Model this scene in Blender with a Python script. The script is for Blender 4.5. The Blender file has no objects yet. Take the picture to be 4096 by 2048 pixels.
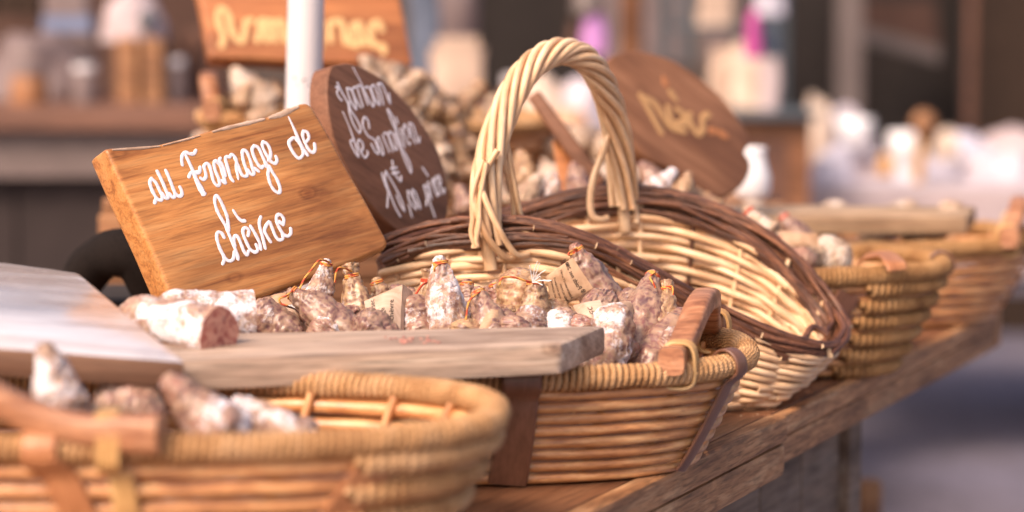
import bpy, bmesh, math, random
import numpy as np
from mathutils import Vector, Matrix, noise

random.seed(7)
S = bpy.context.scene
COL = S.collection

# ------------------------------------------------------------------ camera, world, sun, exposure
CAM_Z = 0.375                      # metres above the stall table top (z = 0); the ground is at z = -0.80
FPX = 9330.0                       # focal length in pixels of the 4096 px wide photograph
PITCH = math.atan(1024.0 / FPX)
cam_d = bpy.data.cameras.new('camera')
cam = bpy.data.objects.new('camera', cam_d)
COL.objects.link(cam)
cam.location = (0, 0, CAM_Z)
cam.rotation_euler = (math.radians(90) - PITCH, 0, 0)
cam_d.sensor_width = 36.0
cam_d.lens = 36.0 * FPX / 4096.0
cam_d.clip_start = 0.05
cam_d.clip_end = 400
cam_d.dof.use_dof = True
cam_d.dof.focus_distance = 1.95
cam_d.dof.aperture_fstop = 2.9
S.camera = cam

w = bpy.data.worlds.new('World')
S.world = w
w.use_nodes = True
wn = w.node_tree
bg = wn.nodes.get('Background') or wn.nodes.new('ShaderNodeBackground')
sky = wn.nodes.new('ShaderNodeTexSky')
sky.sky_type = 'NISHITA'
sky.sun_disc = False
sky.sun_elevation = math.radians(44)
sky.sun_rotation = math.radians(-142)
sky.dust_density = 5.0
sky.ozone_density = 1.0
bg.inputs['Strength'].default_value = 0.12
wn.links.new(sky.outputs['Color'], bg.inputs['Color'])

sun_d = bpy.data.lights.new('sun', 'SUN')
sun_d.energy = 1.5
sun_d.angle = math.radians(14)
sun_d.color = (1.0, 0.89, 0.78)
sun = bpy.data.objects.new('sun', sun_d)
COL.objects.link(sun)
SAZ, SEL = math.radians(38), math.radians(44)
sdir = Vector((-math.sin(SAZ) * math.cos(SEL), -math.cos(SAZ) * math.cos(SEL), math.sin(SEL)))
sun.rotation_euler = sdir.to_track_quat('Z', 'Y').to_euler()

S.view_settings.view_transform = 'Standard'
S.view_settings.look = 'None'
S.view_settings.gamma = 1.0
S.view_settings.use_curve_mapping = False
S.view_settings.exposure = 1.05
S.view_settings.use_white_balance = True
S.view_settings.white_balance_temperature = 7300
S.view_settings.white_balance_tint = 16
S.render.engine = 'CYCLES'
S.cycles.max_bounces = 8
S.cycles.use_denoising = True

# ------------------------------------------------------------------ measuring helpers
cF = Vector((0, math.cos(PITCH), -math.sin(PITCH)))
cU = Vector((0, math.sin(PITCH), math.cos(PITCH)))
cR = Vector((1, 0, 0))
CO = Vector((0, 0, CAM_Z))


def ray(u, v):
    return cF + cR * ((u - 2048.0) / FPX) - cU * ((v - 1024.0) / FPX)


def P(u, v, Y):
    d = ray(u, v)
    return CO + d * (Y / d.y)


def PZ(u, v, z):
    d = ray(u, v)
    return CO + d * ((z - CAM_Z) / d.z)


def onplane(u, v, o, n):
    d = ray(u, v)
    return CO + d * ((o - CO).dot(n) / d.dot(n))


def nz(p, s=1.0, seed=0.0):
    return noise.noise(Vector((p[0] * s + seed, p[1] * s - seed * 1.7, p[2] * s + seed * .37)))


# ------------------------------------------------------------------ object helpers
FR = {}


def tag(o, label=None, cat=None, group=None, kind=None):
    if label:
        o['label'] = label
    if cat:
        o['category'] = cat
    if group:
        o['group'] = group
    if kind:
        o['kind'] = kind
    return o


def empty(name, loc, label, cat, group=None, frame=None):
    o = bpy.data.objects.new(name, None)
    COL.objects.link(o)
    m = frame if frame is not None else Matrix.Translation(Vector(loc))
    o.matrix_world = m
    o.empty_display_size = 0.02
    FR[o.name] = m.copy()
    return tag(o, label, cat, group)


class MB:
    """collects pieces of geometry in world space and links them as ONE mesh object"""

    def __init__(s):
        s.v, s.f, s.m, s.uv = [], [], [], []

    def add(s, vs, fs, mi=0, uvs=None):
        o = len(s.v)
        s.v.extend(tuple(p) for p in vs)
        for i, f in enumerate(fs):
            s.f.append(tuple(o + k for k in f))
            s.m.append(mi)
            s.uv.append(uvs[i] if uvs is not None else None)
        return s

    def grid(s, vv, closed_v=False, mi=0):
        n, m = len(vv), len(vv[0])
        vs = [p for r in vv for p in r]
        fs = []
        for i in range(n - 1):
            for j in range(m if closed_v else m - 1):
                a, b = i * m + j, i * m + (j + 1) % m
                fs.append((a, b, b + m, a + m))
        return s.add(vs, fs, mi)

    def tube(s, pts, r, sides=8, closed=False, ry=None, ref=None, sq=1.0, caps=True, mi=0, capmi=None):
        pts = [Vector(p) for p in pts]
        n = len(pts)
        rr = r if hasattr(r, '__len__') else [r] * n
        ryy = rr if ry is None else (ry if hasattr(ry, '__len__') else [ry] * n)
        tg = []
        for i in range(n):
            if closed:
                t = pts[(i + 1) % n] - pts[i - 1]
            else:
                t = pts[min(i + 1, n - 1)] - pts[max(i - 1, 0)]
            tg.append(t.normalized() if t.length > 1e-12 else Vector((0, 0, 1)))
        if ref is None:
            a = Vector((0, 0, 1)) if abs(tg[0].z) < .9 else Vector((1, 0, 0))
            nrm = (a - tg[0] * a.dot(tg[0])).normalized()
        ns = []
        for i in range(n):
            if ref is not None:
                rf = ref[i] if isinstance(ref, list) else ref
                nrm = rf - tg[i] * rf.dot(tg[i])
                nrm.normalize()
            else:
                nrm = nrm - tg[i] * nrm.dot(tg[i])
                nrm.normalize()
            ns.append(nrm.copy())
        if closed and ref is None:
            # remove the twist that builds up round the loop
            b0 = tg[0].cross(ns[0])
            e = ns[-1] - tg[0] * ns[-1].dot(tg[0])
            ang = math.atan2(e.dot(b0), e.dot(ns[0]))
            for i in range(n):
                q = Matrix.Rotation(-ang * i / n, 3, tg[i])
                ns[i] = q @ ns[i]
        cs = []
        for j in range(sides):
            a = 2 * math.pi * j / sides
            c, si = math.cos(a), math.sin(a)
            cs.append((math.copysign(abs(c) ** sq, c), math.copysign(abs(si) ** sq, si)))
        vs = []
        L = [0.0]
        for i in range(n):
            b = tg[i].cross(ns[i])
            for c, si in cs:
                vs.append(pts[i] + b * (c * rr[i]) + ns[i] * (si * ryy[i]))
            if i:
                L.append(L[-1] + (pts[i] - pts[i - 1]).length)
        L.append(L[-1] + (pts[0] - pts[-1]).length)
        fs, uv = [], []
        for i in range(n if closed else n - 1):
            k = (i + 1) % n
            for j in range(sides):
                j2 = (j + 1) % sides
                fs.append((i * sides + j, i * sides + j2, k * sides + j2, k * sides + j))
                a, b = j / sides, (j + 1) / sides
                uv.append(((L[i], a), (L[i], b), (L[i + 1], b), (L[i + 1], a)))
        s.add(vs, fs, mi, uv)
        if caps and not closed:
            cm = mi if capmi is None else capmi
            s.add(vs[:sides], [tuple(range(sides - 1, -1, -1))], cm)
            s.add(vs[-sides:], [tuple(range(sides))], cm)
        return s

    def box(s, c, hx, hy, hz, M=None, mi=0, bev=0.0):
        """box centre c, half sizes; M = 3x3 rotation; chamfered when bev > 0"""
        M = M or Matrix.Identity(3)
        c = Vector(c)
        bm = bmesh.new()
        bmesh.ops.create_cube(bm, size=2.0)
        for v in bm.verts:
            v.co = Vector((v.co.x * hx, v.co.y * hy, v.co.z * hz))
        if bev:
            bmesh.ops.bevel(bm, geom=bm.edges[:], offset=bev, segments=2, profile=.6, affect='EDGES')
        bm.verts.index_update()
        s.add([c + M @ v.co for v in bm.verts], [tuple(v.index for v in f.verts) for f in bm.faces], mi)
        bm.free()
        return s

    def prism(s, outline, dvec, mi=0, bev=0.0, seg=2, sub=0, rough=0.0):
        """polygon outline (world points) extruded by dvec"""
        bm = bmesh.new()
        a = [bm.verts.new(p) for p in outline]
        f = bm.faces.new(a)
        r = bmesh.ops.extrude_face_region(bm, geom=[f])
        for e in r['geom']:
            if isinstance(e, bmesh.types.BMVert):
                e.co += dvec
        bmesh.ops.recalc_face_normals(bm, faces=bm.faces[:])
        if bev:
            es = [e for e in bm.edges if len(e.link_faces) == 2 and e.calc_face_angle(0) > .5]
            bmesh.ops.bevel(bm, geom=es, offset=bev, segments=seg, profile=.6, affect='EDGES')
        bmesh.ops.triangulate(bm, faces=[f for f in bm.faces if len(f.verts) > 4])
        if sub:
            bmesh.ops.subdivide_edges(bm, edges=[e for e in bm.edges if e.calc_length() > sub], cuts=3, use_grid_fill=True)
        bm.normal_update()
        if rough:
            for v in bm.verts:
                v.co += v.normal * (nz(v.co, 60) * rough)
        bm.verts.index_update()
        s.add([v.co.copy() for v in bm.verts], [tuple(v.index for v in f.verts) for f in bm.faces], mi)
        bm.free()
        return s

    def lathe(s, base, prof, seg=20, axis=None, mi=0, jit=0):
        base = Vector(base)
        M = (axis or Vector((0, 0, 1))).to_track_quat('Z', 'Y').to_matrix()
        vv = []
        for r, z in prof:
            row = []
            for j in range(seg):
                a = 2 * math.pi * j / seg
                q = Vector((math.cos(a), math.sin(a), z * 10))
                rr = r * (1 + jit * nz(q, 1.3, base.x * 9))
                row.append(base + M @ Vector((rr * math.cos(a), rr * math.sin(a), z)))
            vv.append(row)
        return s.grid(vv, True, mi)

    def build(s, name, mats, parent=None, frame=None, smooth=True, angle=None):
        if not isinstance(mats, (list, tuple)):
            mats = [mats]
        if frame is None:
            if parent is not None:
                frame = FR[parent.name]
            else:
                a = np.array([tuple(p) for p in s.v])
                c = (a.min(0) + a.max(0)) / 2
                frame = Matrix.Translation(Vector((c[0], c[1], a[:, 2].min())))
        inv = np.array(frame.inverted())
        a = np.array([tuple(p) for p in s.v], dtype=float)
        a = a @ inv[:3, :3].T + inv[:3, 3]
        me = bpy.data.meshes.new(name)
        me.from_pydata(a.tolist(), [], s.f)
        me.polygons.foreach_set('material_index', s.m)
        me.polygons.foreach_set('use_smooth', [smooth] * len(s.f))
        if any(u is not None for u in s.uv):
            ul = me.uv_layers.new(name='UVMap')
            flat = []
            for f, u in zip(s.f, s.uv):
                if u is None:
                    flat.extend([0.0] * (2 * len(f)))
                else:
                    for q in u:
                        flat.extend(q)
            ul.data.foreach_set('uv', flat)
        for m in mats:
            me.materials.append(m)
        if angle is not None:
            try:
                me.set_sharp_from_angle(angle=math.radians(angle))
            except Exception:
                pass
        me.update()
        o = bpy.data.objects.new(name, me)
        COL.objects.link(o)
        if parent is not None:
            o.parent = parent
            FR[o.name] = FR[parent.name]
        else:
            o.matrix_world = frame
            FR[o.name] = frame.copy()
        return o


def cr(pts, n, closed=False):
    """catmull-rom through pts, n samples per span"""
    pts = [Vector(p) for p in pts]
    m = len(pts)
    out = []
    for i in range(m if closed else m - 1):
        if closed:
            a, b, c, d = pts[i - 1], pts[i], pts[(i + 1) % m], pts[(i + 2) % m]
        else:
            a, b, c, d = pts[max(i - 1, 0)], pts[i], pts[i + 1], pts[min(i + 2, m - 1)]
        for k in range(n):
            t = k / n
            out.append(.5 * ((2 * b) + (c - a) * t + (2 * a - 5 * b + 4 * c - d) * t * t + (3 * b - a - 3 * c + d) * t ** 3))
    if not closed:
        out.append(pts[-1])
    return out


def resample(pts, n, closed=False):
    pts = [Vector(p) for p in pts]
    if closed:
        pts = pts + [pts[0]]
    L = [0]
    for i in range(1, len(pts)):
        L.append(L[-1] + (pts[i] - pts[i - 1]).length)
    out = []
    k = 0
    for i in range(n):
        d = L[-1] * i / (n if closed else n - 1)
        while k < len(L) - 2 and L[k + 1] < d:
            k += 1
        s = (d - L[k]) / max(L[k + 1] - L[k], 1e-9)
        out.append(pts[k].lerp(pts[k + 1], min(max(s, 0), 1)))
    return out


# ------------------------------------------------------------------ materials
class NT:
    def __init__(s, name):
        s.mat = bpy.data.materials.new(name)
        s.mat.use_nodes = True
        s.t = s.mat.node_tree
        s.b = s.t.nodes['Principled BSDF']

    def n(s, ty, **kw):
        nd = s.t.nodes.new(ty)
        for k, v in kw.items():
            if hasattr(nd, k):
                setattr(nd, k, v)
        return nd

    def link(s, a, b):
        s.t.links.new(a, b)

    def coord(s, scale=(1, 1, 1), uv=False, rand=True):
        tc = s.n('ShaderNodeTexCoord')
        src = tc.outputs['UV' if uv else 'Object']
        mp = s.n('ShaderNodeMapping')
        mp.inputs['Scale'].default_value = scale
        s.link(src, mp.inputs['Vector'])
        if rand:
            oi = s.n('ShaderNodeObjectInfo')
            m = s.n('ShaderNodeMath', operation='MULTIPLY')
            m.inputs[1].default_value = 37.0
            s.link(oi.outputs['Random'], m.inputs[0])
            cx = s.n('ShaderNodeCombineXYZ')
            for i in range(3):
                s.link(m.outputs[0], cx.inputs[i])
            s.link(cx.outputs[0], mp.inputs['Location'])
        return mp.outputs[0]

    def noise(s, vec, scale, detail=4, rough=.55, dist=0.0):
        nd = s.n('ShaderNodeTexNoise')
        nd.inputs['Scale'].default_value = scale
        nd.inputs['Detail'].default_value = detail
        nd.inputs['Roughness'].default_value = rough
        nd.inputs['Distortion'].default_value = dist
        s.link(vec, nd.inputs['Vector'])
        return nd.outputs['Fac']

    def voro(s, vec, scale, feature='F1', out='Distance'):
        nd = s.n('ShaderNodeTexVoronoi', feature=feature)
        nd.inputs['Scale'].default_value = scale
        s.link(vec, nd.inputs['Vector'])
        return nd.outputs[out]

    def ramp(s, fac, stops, interp='LINEAR'):
        nd = s.n('ShaderNodeValToRGB')
        cr_ = nd.color_ramp
        cr_.interpolation = interp
        while len(cr_.elements) > len(stops):
            cr_.elements.remove(cr_.elements[-1])
        while len(cr_.elements) < len(stops):
            cr_.elements.new(1.0)
        for e, (p, c) in zip(cr_.elements, stops):
            e.position = p
            e.color = (c[0], c[1], c[2], 1) if hasattr(c, '__len__') else (c, c, c, 1)
        s.link(fac, nd.inputs['Fac'])
        return nd.outputs['Color']

    def mix(s, fac, a, b, mode='MIX'):
        nd = s.n('ShaderNodeMix', data_type='RGBA', blend_type=mode)
        for sock, val in ((nd.inputs[0], fac), (nd.inputs[6], a), (nd.inputs[7], b)):
            if hasattr(val, 'is_output'):
                s.link(val, sock)
            elif hasattr(val, '__len__'):
                sock.default_value = (val[0], val[1], val[2], 1)
            else:
                sock.default_value = val
        return nd.outputs[2]

    def math(s, op, a, b=0.0, clamp=False):
        nd = s.n('ShaderNodeMath', operation=op)
        nd.use_clamp = clamp
        for sock, val in ((nd.inputs[0], a), (nd.inputs[1], b)):
            if hasattr(val, 'is_output'):
                s.link(val, sock)
            else:
                sock.default_value = val
        return nd.outputs[0]

    def vary(s, col, amount=.25):
        """lighter or darker from one object to the next (its own colour)"""
        oi = s.n('ShaderNodeObjectInfo')
        h = s.n('ShaderNodeHueSaturation')
        v = s.math('MULTIPLY_ADD', oi.outputs['Random'], amount * 2)
        v.node.inputs[2].default_value = 1 - amount
        s.link(v, h.inputs['Value'])
        s.link(col, h.inputs['Color'])
        return h.outputs['Color']

    def bump(s, h, strength=.3, dist=.001):
        nd = s.n('ShaderNodeBump')
        nd.inputs['Strength'].default_value = strength
        nd.inputs['Distance'].default_value = dist
        s.link(h, nd.inputs['Height'])
        s.link(nd.outputs[0], s.b.inputs['Normal'])
        return nd

    def out(s, col=None, rough=.5, spec=.5, sss=0.0, sheen=0.0):
        if col is not None:
            if hasattr(col, 'is_output'):
                s.link(col, s.b.inputs['Base Color'])
            else:
                s.b.inputs['Base Color'].default_value = (col[0], col[1], col[2], 1)
        if hasattr(rough, 'is_output'):
            s.link(rough, s.b.inputs['Roughness'])
        else:
            s.b.inputs['Roughness'].default_value = rough
        s.b.inputs['Specular IOR Level'].default_value = spec
        if sheen:
            s.b.inputs['Sheen Weight'].default_value = sheen
        return s.mat


def wood(name, dark, mid, light, along=6.0, across=90.0, rough=.45, blotch=9.0, contrast=.5, fib=.35, spec=.5, ends=0, vary=.08, knots=0):
    """grain runs along local X"""
    m = NT(name)
    c = m.coord((along, across, across))
    c2 = m.coord((along * 4, across * 5, across * 5))
    c3 = m.coord((blotch * .55, blotch * 1.6, blotch * 1.6))
    g = m.noise(c, 1.0, 6, .62, .9)
    base = m.ramp(g, [(.5 - contrast * .32, dark), (.5, mid), (.5 + contrast * .3, light)])
    f = m.noise(c2, 1.0, 3, .6)
    fr = m.ramp(f, [(.3, (1 - fib,) * 3), (.55, (1, 1, 1))])
    base = m.mix(1.0, base, fr, 'MULTIPLY')
    b = m.noise(c3, 1.0, 4, .6, .5)
    br = m.ramp(b, [(.36, (.55, .5, .47)), (.52, (1, 1, 1)), (.75, (1.12, 1.1, 1.05))])
    base = m.mix(.8, base, br, 'MULTIPLY')
    if knots:
        c4 = m.coord((13, 22, 22))
        kd = m.voro(c4, 1.0)
        kk = m.math('ADD', kd, m.math('MULTIPLY', m.noise(c2, .4, 2), .06))
        base = m.mix(1.0, base, m.ramp(kk, [(.06, (.42, .36, .34)), (.10, (.72, .62, .55)), (.13, (.95, .9, .85)), (.15, (.72, .66, .6)), (.20, (1, 1, 1))]), 'MULTIPLY')
    base = m.vary(base, vary)
    h = m.math('ADD', m.math('MULTIPLY', g, .6), f)
    m.bump(h, .35, .0006)
    rr = m.ramp(f, [(.2, (rough + .15,) * 3), (.8, (rough,) * 3)])
    return m.out(base, rr, spec)


def plain(name, col, rough=.6, spec=.4, nscale=40, namp=.2, bump=.15, bd=.001, vary=0.0, metal=0.0):
    m = NT(name)
    c = m.coord((1, 1, 1))
    n1 = m.noise(c, nscale, 5, .6)
    d = tuple(x * (1 - namp) for x in col)
    l = tuple(min(1, x * (1 + namp)) for x in col)
    base = m.ramp(n1, [(.3, d), (.7, l)])
    if vary:
        base = m.vary(base, vary)
    if bump:
        m.bump(n1, bump, bd)
    m.b.inputs['Metallic'].default_value = metal
    return m.out(base, rough, spec)


M = {}
M['sign'] = wood('amber_stained_board', (.30, .098, .028), (.60, .245, .075), (.68, .33, .125), 7, 95, .30, 8, .66, .36, knots=1)
M['sign_dark'] = wood('dark_stained_board', (.135, .056, .030), (.195, .083, .047), (.24, .105, .06), 9, 70, .5, 9, .9, .3, spec=.3)
M['sign_rust'] = wood('rust_stained_board', (.30, .095, .03), (.38, .13, .045), (.45, .17, .06), 6, 60, .45, 7, .4, .2)
M['sign_brown'] = wood('brown_stained_board', (.19, .078, .040), (.27, .115, .058), (.33, .15, .080), 6, 50, .5, 7, .5, .2, spec=.3)
M['old_plank'] = wood('weathered_plank', (.22, .14, .105), (.50, .35, .265), (.66, .53, .43), 5, 130, .5, 10, .85, .65, knots=1)
M['board_glare'] = wood('board_top_painted_glare', (.56, .46, .43), (.72, .64, .63), (.80, .75, .76), 5, 60, .17, 8, .6, .3, spec=1.0)  # brown wood; the pale tones are sky glare put into the colour
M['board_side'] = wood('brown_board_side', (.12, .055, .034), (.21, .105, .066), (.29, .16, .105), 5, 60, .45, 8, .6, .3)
M['tan_plank'] = wood('tan_weathered_plank', (.28, .16, .09), (.50, .32, .19), (.62, .44, .30), 5, 60, .55, 9, .6, .4)
M['table'] = wood('worn_table_wood', (.14, .055, .026), (.22, .090, .044), (.29, .135, .070), 6, 80, .38, 7, .6, .45)
M['table_edge'] = wood('worn_table_edge', (.15, .060, .028), (.40, .185, .082), (.60, .36, .20), 9, 75, .55, 14, .85, .55)
M['grey_wood'] = wood('grey_painted_wood', (.12, .075, .055), (.19, .125, .09), (.25, .20, .17), 4, 40, .6, 16, .7, .4)
M['handle'] = wood('basket_handle_wood', (.27, .10, .05), (.42, .18, .09), (.52, .26, .15), 20, 110, .33, 20, .5, .3)
M['crate'] = wood('crate_wood', (.17, .07, .03), (.27, .12, .055), (.35, .17, .08), 5, 40, .6, 7, .5, .3, vary=.2)
M['counter'] = wood('counter_wood', (.10, .042, .027), (.16, .07, .045), (.20, .09, .058), 3, 30, .5, 3, .5, .3)


def paint(name, col, wear=.06):
    m = NT(name)
    c = m.coord((1, 1, 1))
    n1 = m.noise(c, 160, 5, .7)
    n2 = m.noise(c, 900, 2, .5)
    base = m.ramp(n1, [(.34, tuple(x * .78 for x in col)), (.46, col)])
    m.bump(n2, .2, .0004)
    return m.out(base, .45, .5)


M['board_glare'].node_tree.nodes['Principled BSDF'].inputs['Coat Weight'].default_value = 1.0
M['board_glare'].node_tree.nodes['Principled BSDF'].inputs['Coat Roughness'].default_value = .16
M['board_glare'].node_tree.nodes['Principled BSDF'].inputs['Coat IOR'].default_value = 1.8
M['white_paint'] = paint('white_lettering_paint', (.80, .74, .80))
M['cream_paint'] = paint('cream_lettering_paint', (.68, .42, .19))
M['tan_paint'] = paint('tan_lettering_paint', (.50, .27, .11))
M['ink'] = plain('black_ink', (.05, .035, .03), .7, .2, 300, .4, 0)


def rod_mat(name, dark, mid, light, along=9, around=1.6, rough=.4, spec=.5, vary=.22, knots=.5, bump=.5):
    """tubes carry UV = (metres along, turn)"""
    m = NT(name)
    c = m.coord((along, around, 1), uv=True)
    c2 = m.coord((along * 8, around * 9, 1), uv=True)
    g = m.noise(c, 1.6, 5, .6, .4)
    f = m.noise(c2, 1.0, 4, .6)
    base = m.ramp(g, [(.30, dark), (.5, mid), (.68, light)])
    fr = m.ramp(f, [(.3, (.72, .68, .64)), (.55, (1, 1, 1))])
    base = m.mix(.8, base, fr, 'MULTIPLY')
    k = m.noise(c, 4.0, 2, .5)
    kr = m.ramp(k, [(.20, (.25, .18, .15)), (.27, (1, 1, 1))])
    base = m.mix(knots, base, kr, 'MULTIPLY')
    base = m.vary(base, vary)
    m.bump(f, bump, .0008)
    return m.out(base, rough, spec)


M['rod'] = rod_mat('orange_brown_wicker_rod', (.30, .11, .042), (.56, .25, .10), (.74, .42, .20), 16, 1.6, .33, .6, .14)
M['willow'] = rod_mat('peeled_willow_rod', (.54, .29, .15), (.76, .49, .29), (.86, .64, .44), 12, 1.4, .42, .4, .15, .6, .25)
M['bark'] = rod_mat('dark_bark_twig', (.040, .016, .010), (.115, .042, .022), (.28, .115, .058), 26, 2.6, .38, .5, .38, .3, .8)
M['cut'] = plain('pale_cut_wood', (.66, .48, .32), .7, .2, 500, .2)
M['rattan'] = rod_mat('rattan_binding', (.48, .24, .09), (.62, .36, .15), (.74, .50, .27), 10, 1, .38, .5, .1, .2, .3)


def rope_mat(name, dark, mid, light):
    m = NT(name)
    tc = m.n('ShaderNodeTexCoord')
    mp = m.n('ShaderNodeMapping')
    mp.inputs['Scale'].default_value = (330, 2.0, 1)
    m.link(tc.outputs['UV'], mp.inputs['Vector'])
    wv = m.n('ShaderNodeTexWave')
    wv.bands_direction = 'DIAGONAL'
    wv.inputs['Scale'].default_value = .9
    wv.inputs['Distortion'].default_value = 1.2
    m.link(mp.outputs[0], wv.inputs['Vector'])
    c = m.coord((1, 1, 1))
    n1 = m.noise(c, 25, 4, .6)
    n2 = m.noise(c, 320, 3, .6)
    base = m.ramp(n1, [(.3, dark), (.5, mid), (.72, light)])
    base = m.mix(.55, base, m.ramp(wv.outputs['Fac'], [(.05, (.42, .34, .27)), (.5, (1, 1, 1))]), 'MULTIPLY')
    base = m.mix(.5, base, m.ramp(n2, [(.3, (.6, .55, .5)), (.6, (1, 1, 1))]), 'MULTIPLY')
    m.bump(wv.outputs['Fac'], .6, .0012)
    return m.out(base, .7, .25)


M['rope'] = rope_mat('seagrass_rope', (.42, .20, .085), (.62, .345, .165), (.76, .48, .28))
M['rope_dark'] = rope_mat('aged_seagrass_rope', (.27, .125, .05), (.46, .24, .10), (.58, .34, .165))
M['core'] = plain('dark_rope_core', (.12, .06, .03), .8, .1, 200, .3)
M['leather'] = rod_mat('brown_leather', (.14, .055, .030), (.185, .078, .045), (.23, .10, .06), 14, 6, .36, .6, .1, .2, .3)
M['leather_tan'] = rod_mat('tan_leather', (.33, .125, .05), (.40, .16, .07), (.46, .20, .09), 10, 5, .4, .5, .1, .2, .3)


def sausage_mat(name, red, red2, fat, mould, cover, rough=.32, mcol=(.74, .69, .73)):
    m = NT(name)
    c = m.coord((1, 1, 1))
    # warp
    wn_ = m.n('ShaderNodeTexNoise')
    wn_.inputs['Scale'].default_value = 70
    m.link(c, wn_.inputs['Vector'])
    vm = m.n('ShaderNodeVectorMath', operation='SCALE')
    vm.inputs['Scale'].default_value = .018
    m.link(wn_.outputs['Color'], vm.inputs[0])
    va = m.n('ShaderNodeVectorMath', operation='ADD')
    m.link(c, va.inputs[0])
    m.link(vm.outputs[0], va.inputs[1])
    v1 = m.voro(va.outputs[0], 230)
    n1 = m.noise(va.outputs[0], 150, 5, .65)
    n0 = m.noise(c, 45, 3, .5)
    meat = m.ramp(n0, [(.38, red2), (.6, red)])
    fatf = m.ramp(m.math('ADD', m.math('MULTIPLY', v1, .55), m.math('MULTIPLY', n1, .85)), [(.52, (0, 0, 0)), (.82, (.85, .85, .85))])
    base = m.mix(fatf, meat, fat)
    # dark purple spots
    n4 = m.noise(c, 60, 3, .5)
    base = m.mix(m.ramp(n4, [(.64, (0, 0, 0)), (.72, (.6, .6, .6))]), base, (.10, .05, .07))
    # mould bloom, more of it on some sausages
    n2 = m.noise(c, 30, 8, .68, .6)
    n3 = m.noise(c, 330, 4, .7)
    mm = m.math('ADD', n2, m.math('MULTIPLY', n3, .30))
    thr = .92 - cover * .42
    mf = m.ramp(mm, [(max(thr - .045, 0.0), (0, 0, 0)), (min(thr + .05, 1.0), (mould, mould, mould))])
    base = m.mix(mf, base, mcol)
    base = m.vary(base, .10)
    h = m.math('ADD', m.math('MULTIPLY', n1, .6), m.math('MULTIPLY', mf, .35))
    h = m.math('ADD', h, m.math('MULTIPLY', n3, .25))
    m.bump(h, .55, .0018)
    rr = m.mix(mf, (rough,) * 3, (.85,) * 3)
    m.b.inputs['Subsurface Weight'].default_value = .12
    m.b.inputs['Subsurface Radius'].default_value = (.004, .0015, .001)
    m.b.inputs['Subsurface Scale'].default_value = 1.0
    return m.out(base, rr, .6)


RED, RED2, FAT = (.21, .090, .080), (.14, .066, .064), (.36, .225, .155)
M['saus_bare'] = sausage_mat('red_marbled_casing', RED, RED2, FAT, .8, .22)
M['saus_some'] = sausage_mat('marbled_casing_with_bloom', (.31, .13, .10), RED2, FAT, .9, .42)
M['saus_white'] = sausage_mat('white_bloom_casing', (.28, .14, .115), (.18, .09, .075), (.46, .30, .21), .92, .60, .5)
M['saus_tan'] = sausage_mat('tan_wrinkled_casing', (.29, .14, .08), (.18, .08, .05), (.47, .30, .17), .8, .26)
M['saus_pale'] = sausage_mat('pale_dried_casing', (.31, .18, .12), (.19, .10, .07), (.50, .35, .24), .7, .50, .6, (.62, .52, .45))
M['meat'] = sausage_mat('cut_red_meat', (.36, .07, .055), (.24, .04, .04), (.60, .30, .22), .5, .1, .4)


def twine_mat():
    m = NT('orange_red_twine')
    tc = m.n('ShaderNodeTexCoord')
    mp = m.n('ShaderNodeMapping')
    mp.inputs['Scale'].default_value = (95, 1, 1)
    m.link(tc.outputs['UV'], mp.inputs['Vector'])
    wv = m.n('ShaderNodeTexWave')
    wv.bands_direction = 'DIAGONAL'
    wv.inputs['Scale'].default_value = .55
    wv.inputs['Distortion'].default_value = 2
    m.link(mp.outputs[0], wv.inputs['Vector'])
    base = m.ramp(wv.outputs['Fac'], [(.56, (.66, .32, .085)), (.66, (.48, .075, .04))])
    m.bump(wv.outputs['Fac'], .6, .0006)
    return m.out(base, .7, .2)


M['twine'] = twine_mat()
M['twine_red'] = plain('red_twine', (.55, .07, .035), .7, .2, 300, .3)
M['thread'] = plain('white_nylon_thread', (.8, .78, .78), .4, .5, 200, .1)


def paper_mat(name, col, col2):
    m = NT(name)
    c = m.coord((1, 1, 1))
    c2 = m.coord((40, 900, 40))
    n1 = m.noise(c, 60, 4, .6)
    n2 = m.noise(c2, 1, 2, .5)
    base = m.ramp(n1, [(.38, col2), (.55, col)])
    base = m.mix(.5, base, m.ramp(n2, [(.35, (.78, .72, .66)), (.6, (1, 1, 1))]), 'MULTIPLY')
    m.bump(n1, .2, .001)
    return m.out(base, .6, .3)


M['kraft'] = paper_mat('kraft_paper', (.50, .32, .21), (.38, .22, .13))
M['kraft_pale'] = paper_mat('pale_greased_paper', (.56, .40, .31), (.42, .27, .19))


def pole_mat():
    m = NT('chipped_white_paint')
    c = m.coord((1, 1, .55), rand=False)
    n1 = m.noise(c, 170, 3, .7, 1.5)
    n2 = m.noise(c, 26, 3, .5)
    f = m.math('ADD', m.math('MULTIPLY', n1, .8), m.math('MULTIPLY', n2, .35))
    base = m.ramp(f, [(.44, (.16, .13, .14)), (.46, (.66, .61, .63))])
    m.bump(f, .2, .0006)
    m.b.inputs['Coat Weight'].default_value = .3
    return m.out(base, .3, .6)


M['pole'] = pole_mat()
M['black_cloth'] = plain('black_felt', (.014, .010, .009), .9, .1, 500, .4, .4, .0006)


def ground_mat():
    m = NT('grey_blue_paving')
    c = m.coord((1, 1, 1), rand=False)
    n1 = m.noise(c, .9, 6, .6)
    n2 = m.noise(c, 60, 4, .6)
    v = m.voro(c, 7, 'DISTANCE_TO_EDGE')
    base = m.ramp(n1, [(.35, (.15, .128, .150)), (.6, (.185, .170, .225))])
    base = m.mix(.5, base, m.ramp(n2, [(.3, (.7, .7, .7)), (.7, (1.1, 1.1, 1.1))]), 'MULTIPLY')
    base = m.mix(.4, base, m.ramp(v, [(.02, (.4, .38, .38)), (.06, (1, 1, 1))]), 'MULTIPLY')
    m.bump(n2, .4, .004)
    return m.out(base, .7, .35)


M['ground'] = ground_mat()


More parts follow.
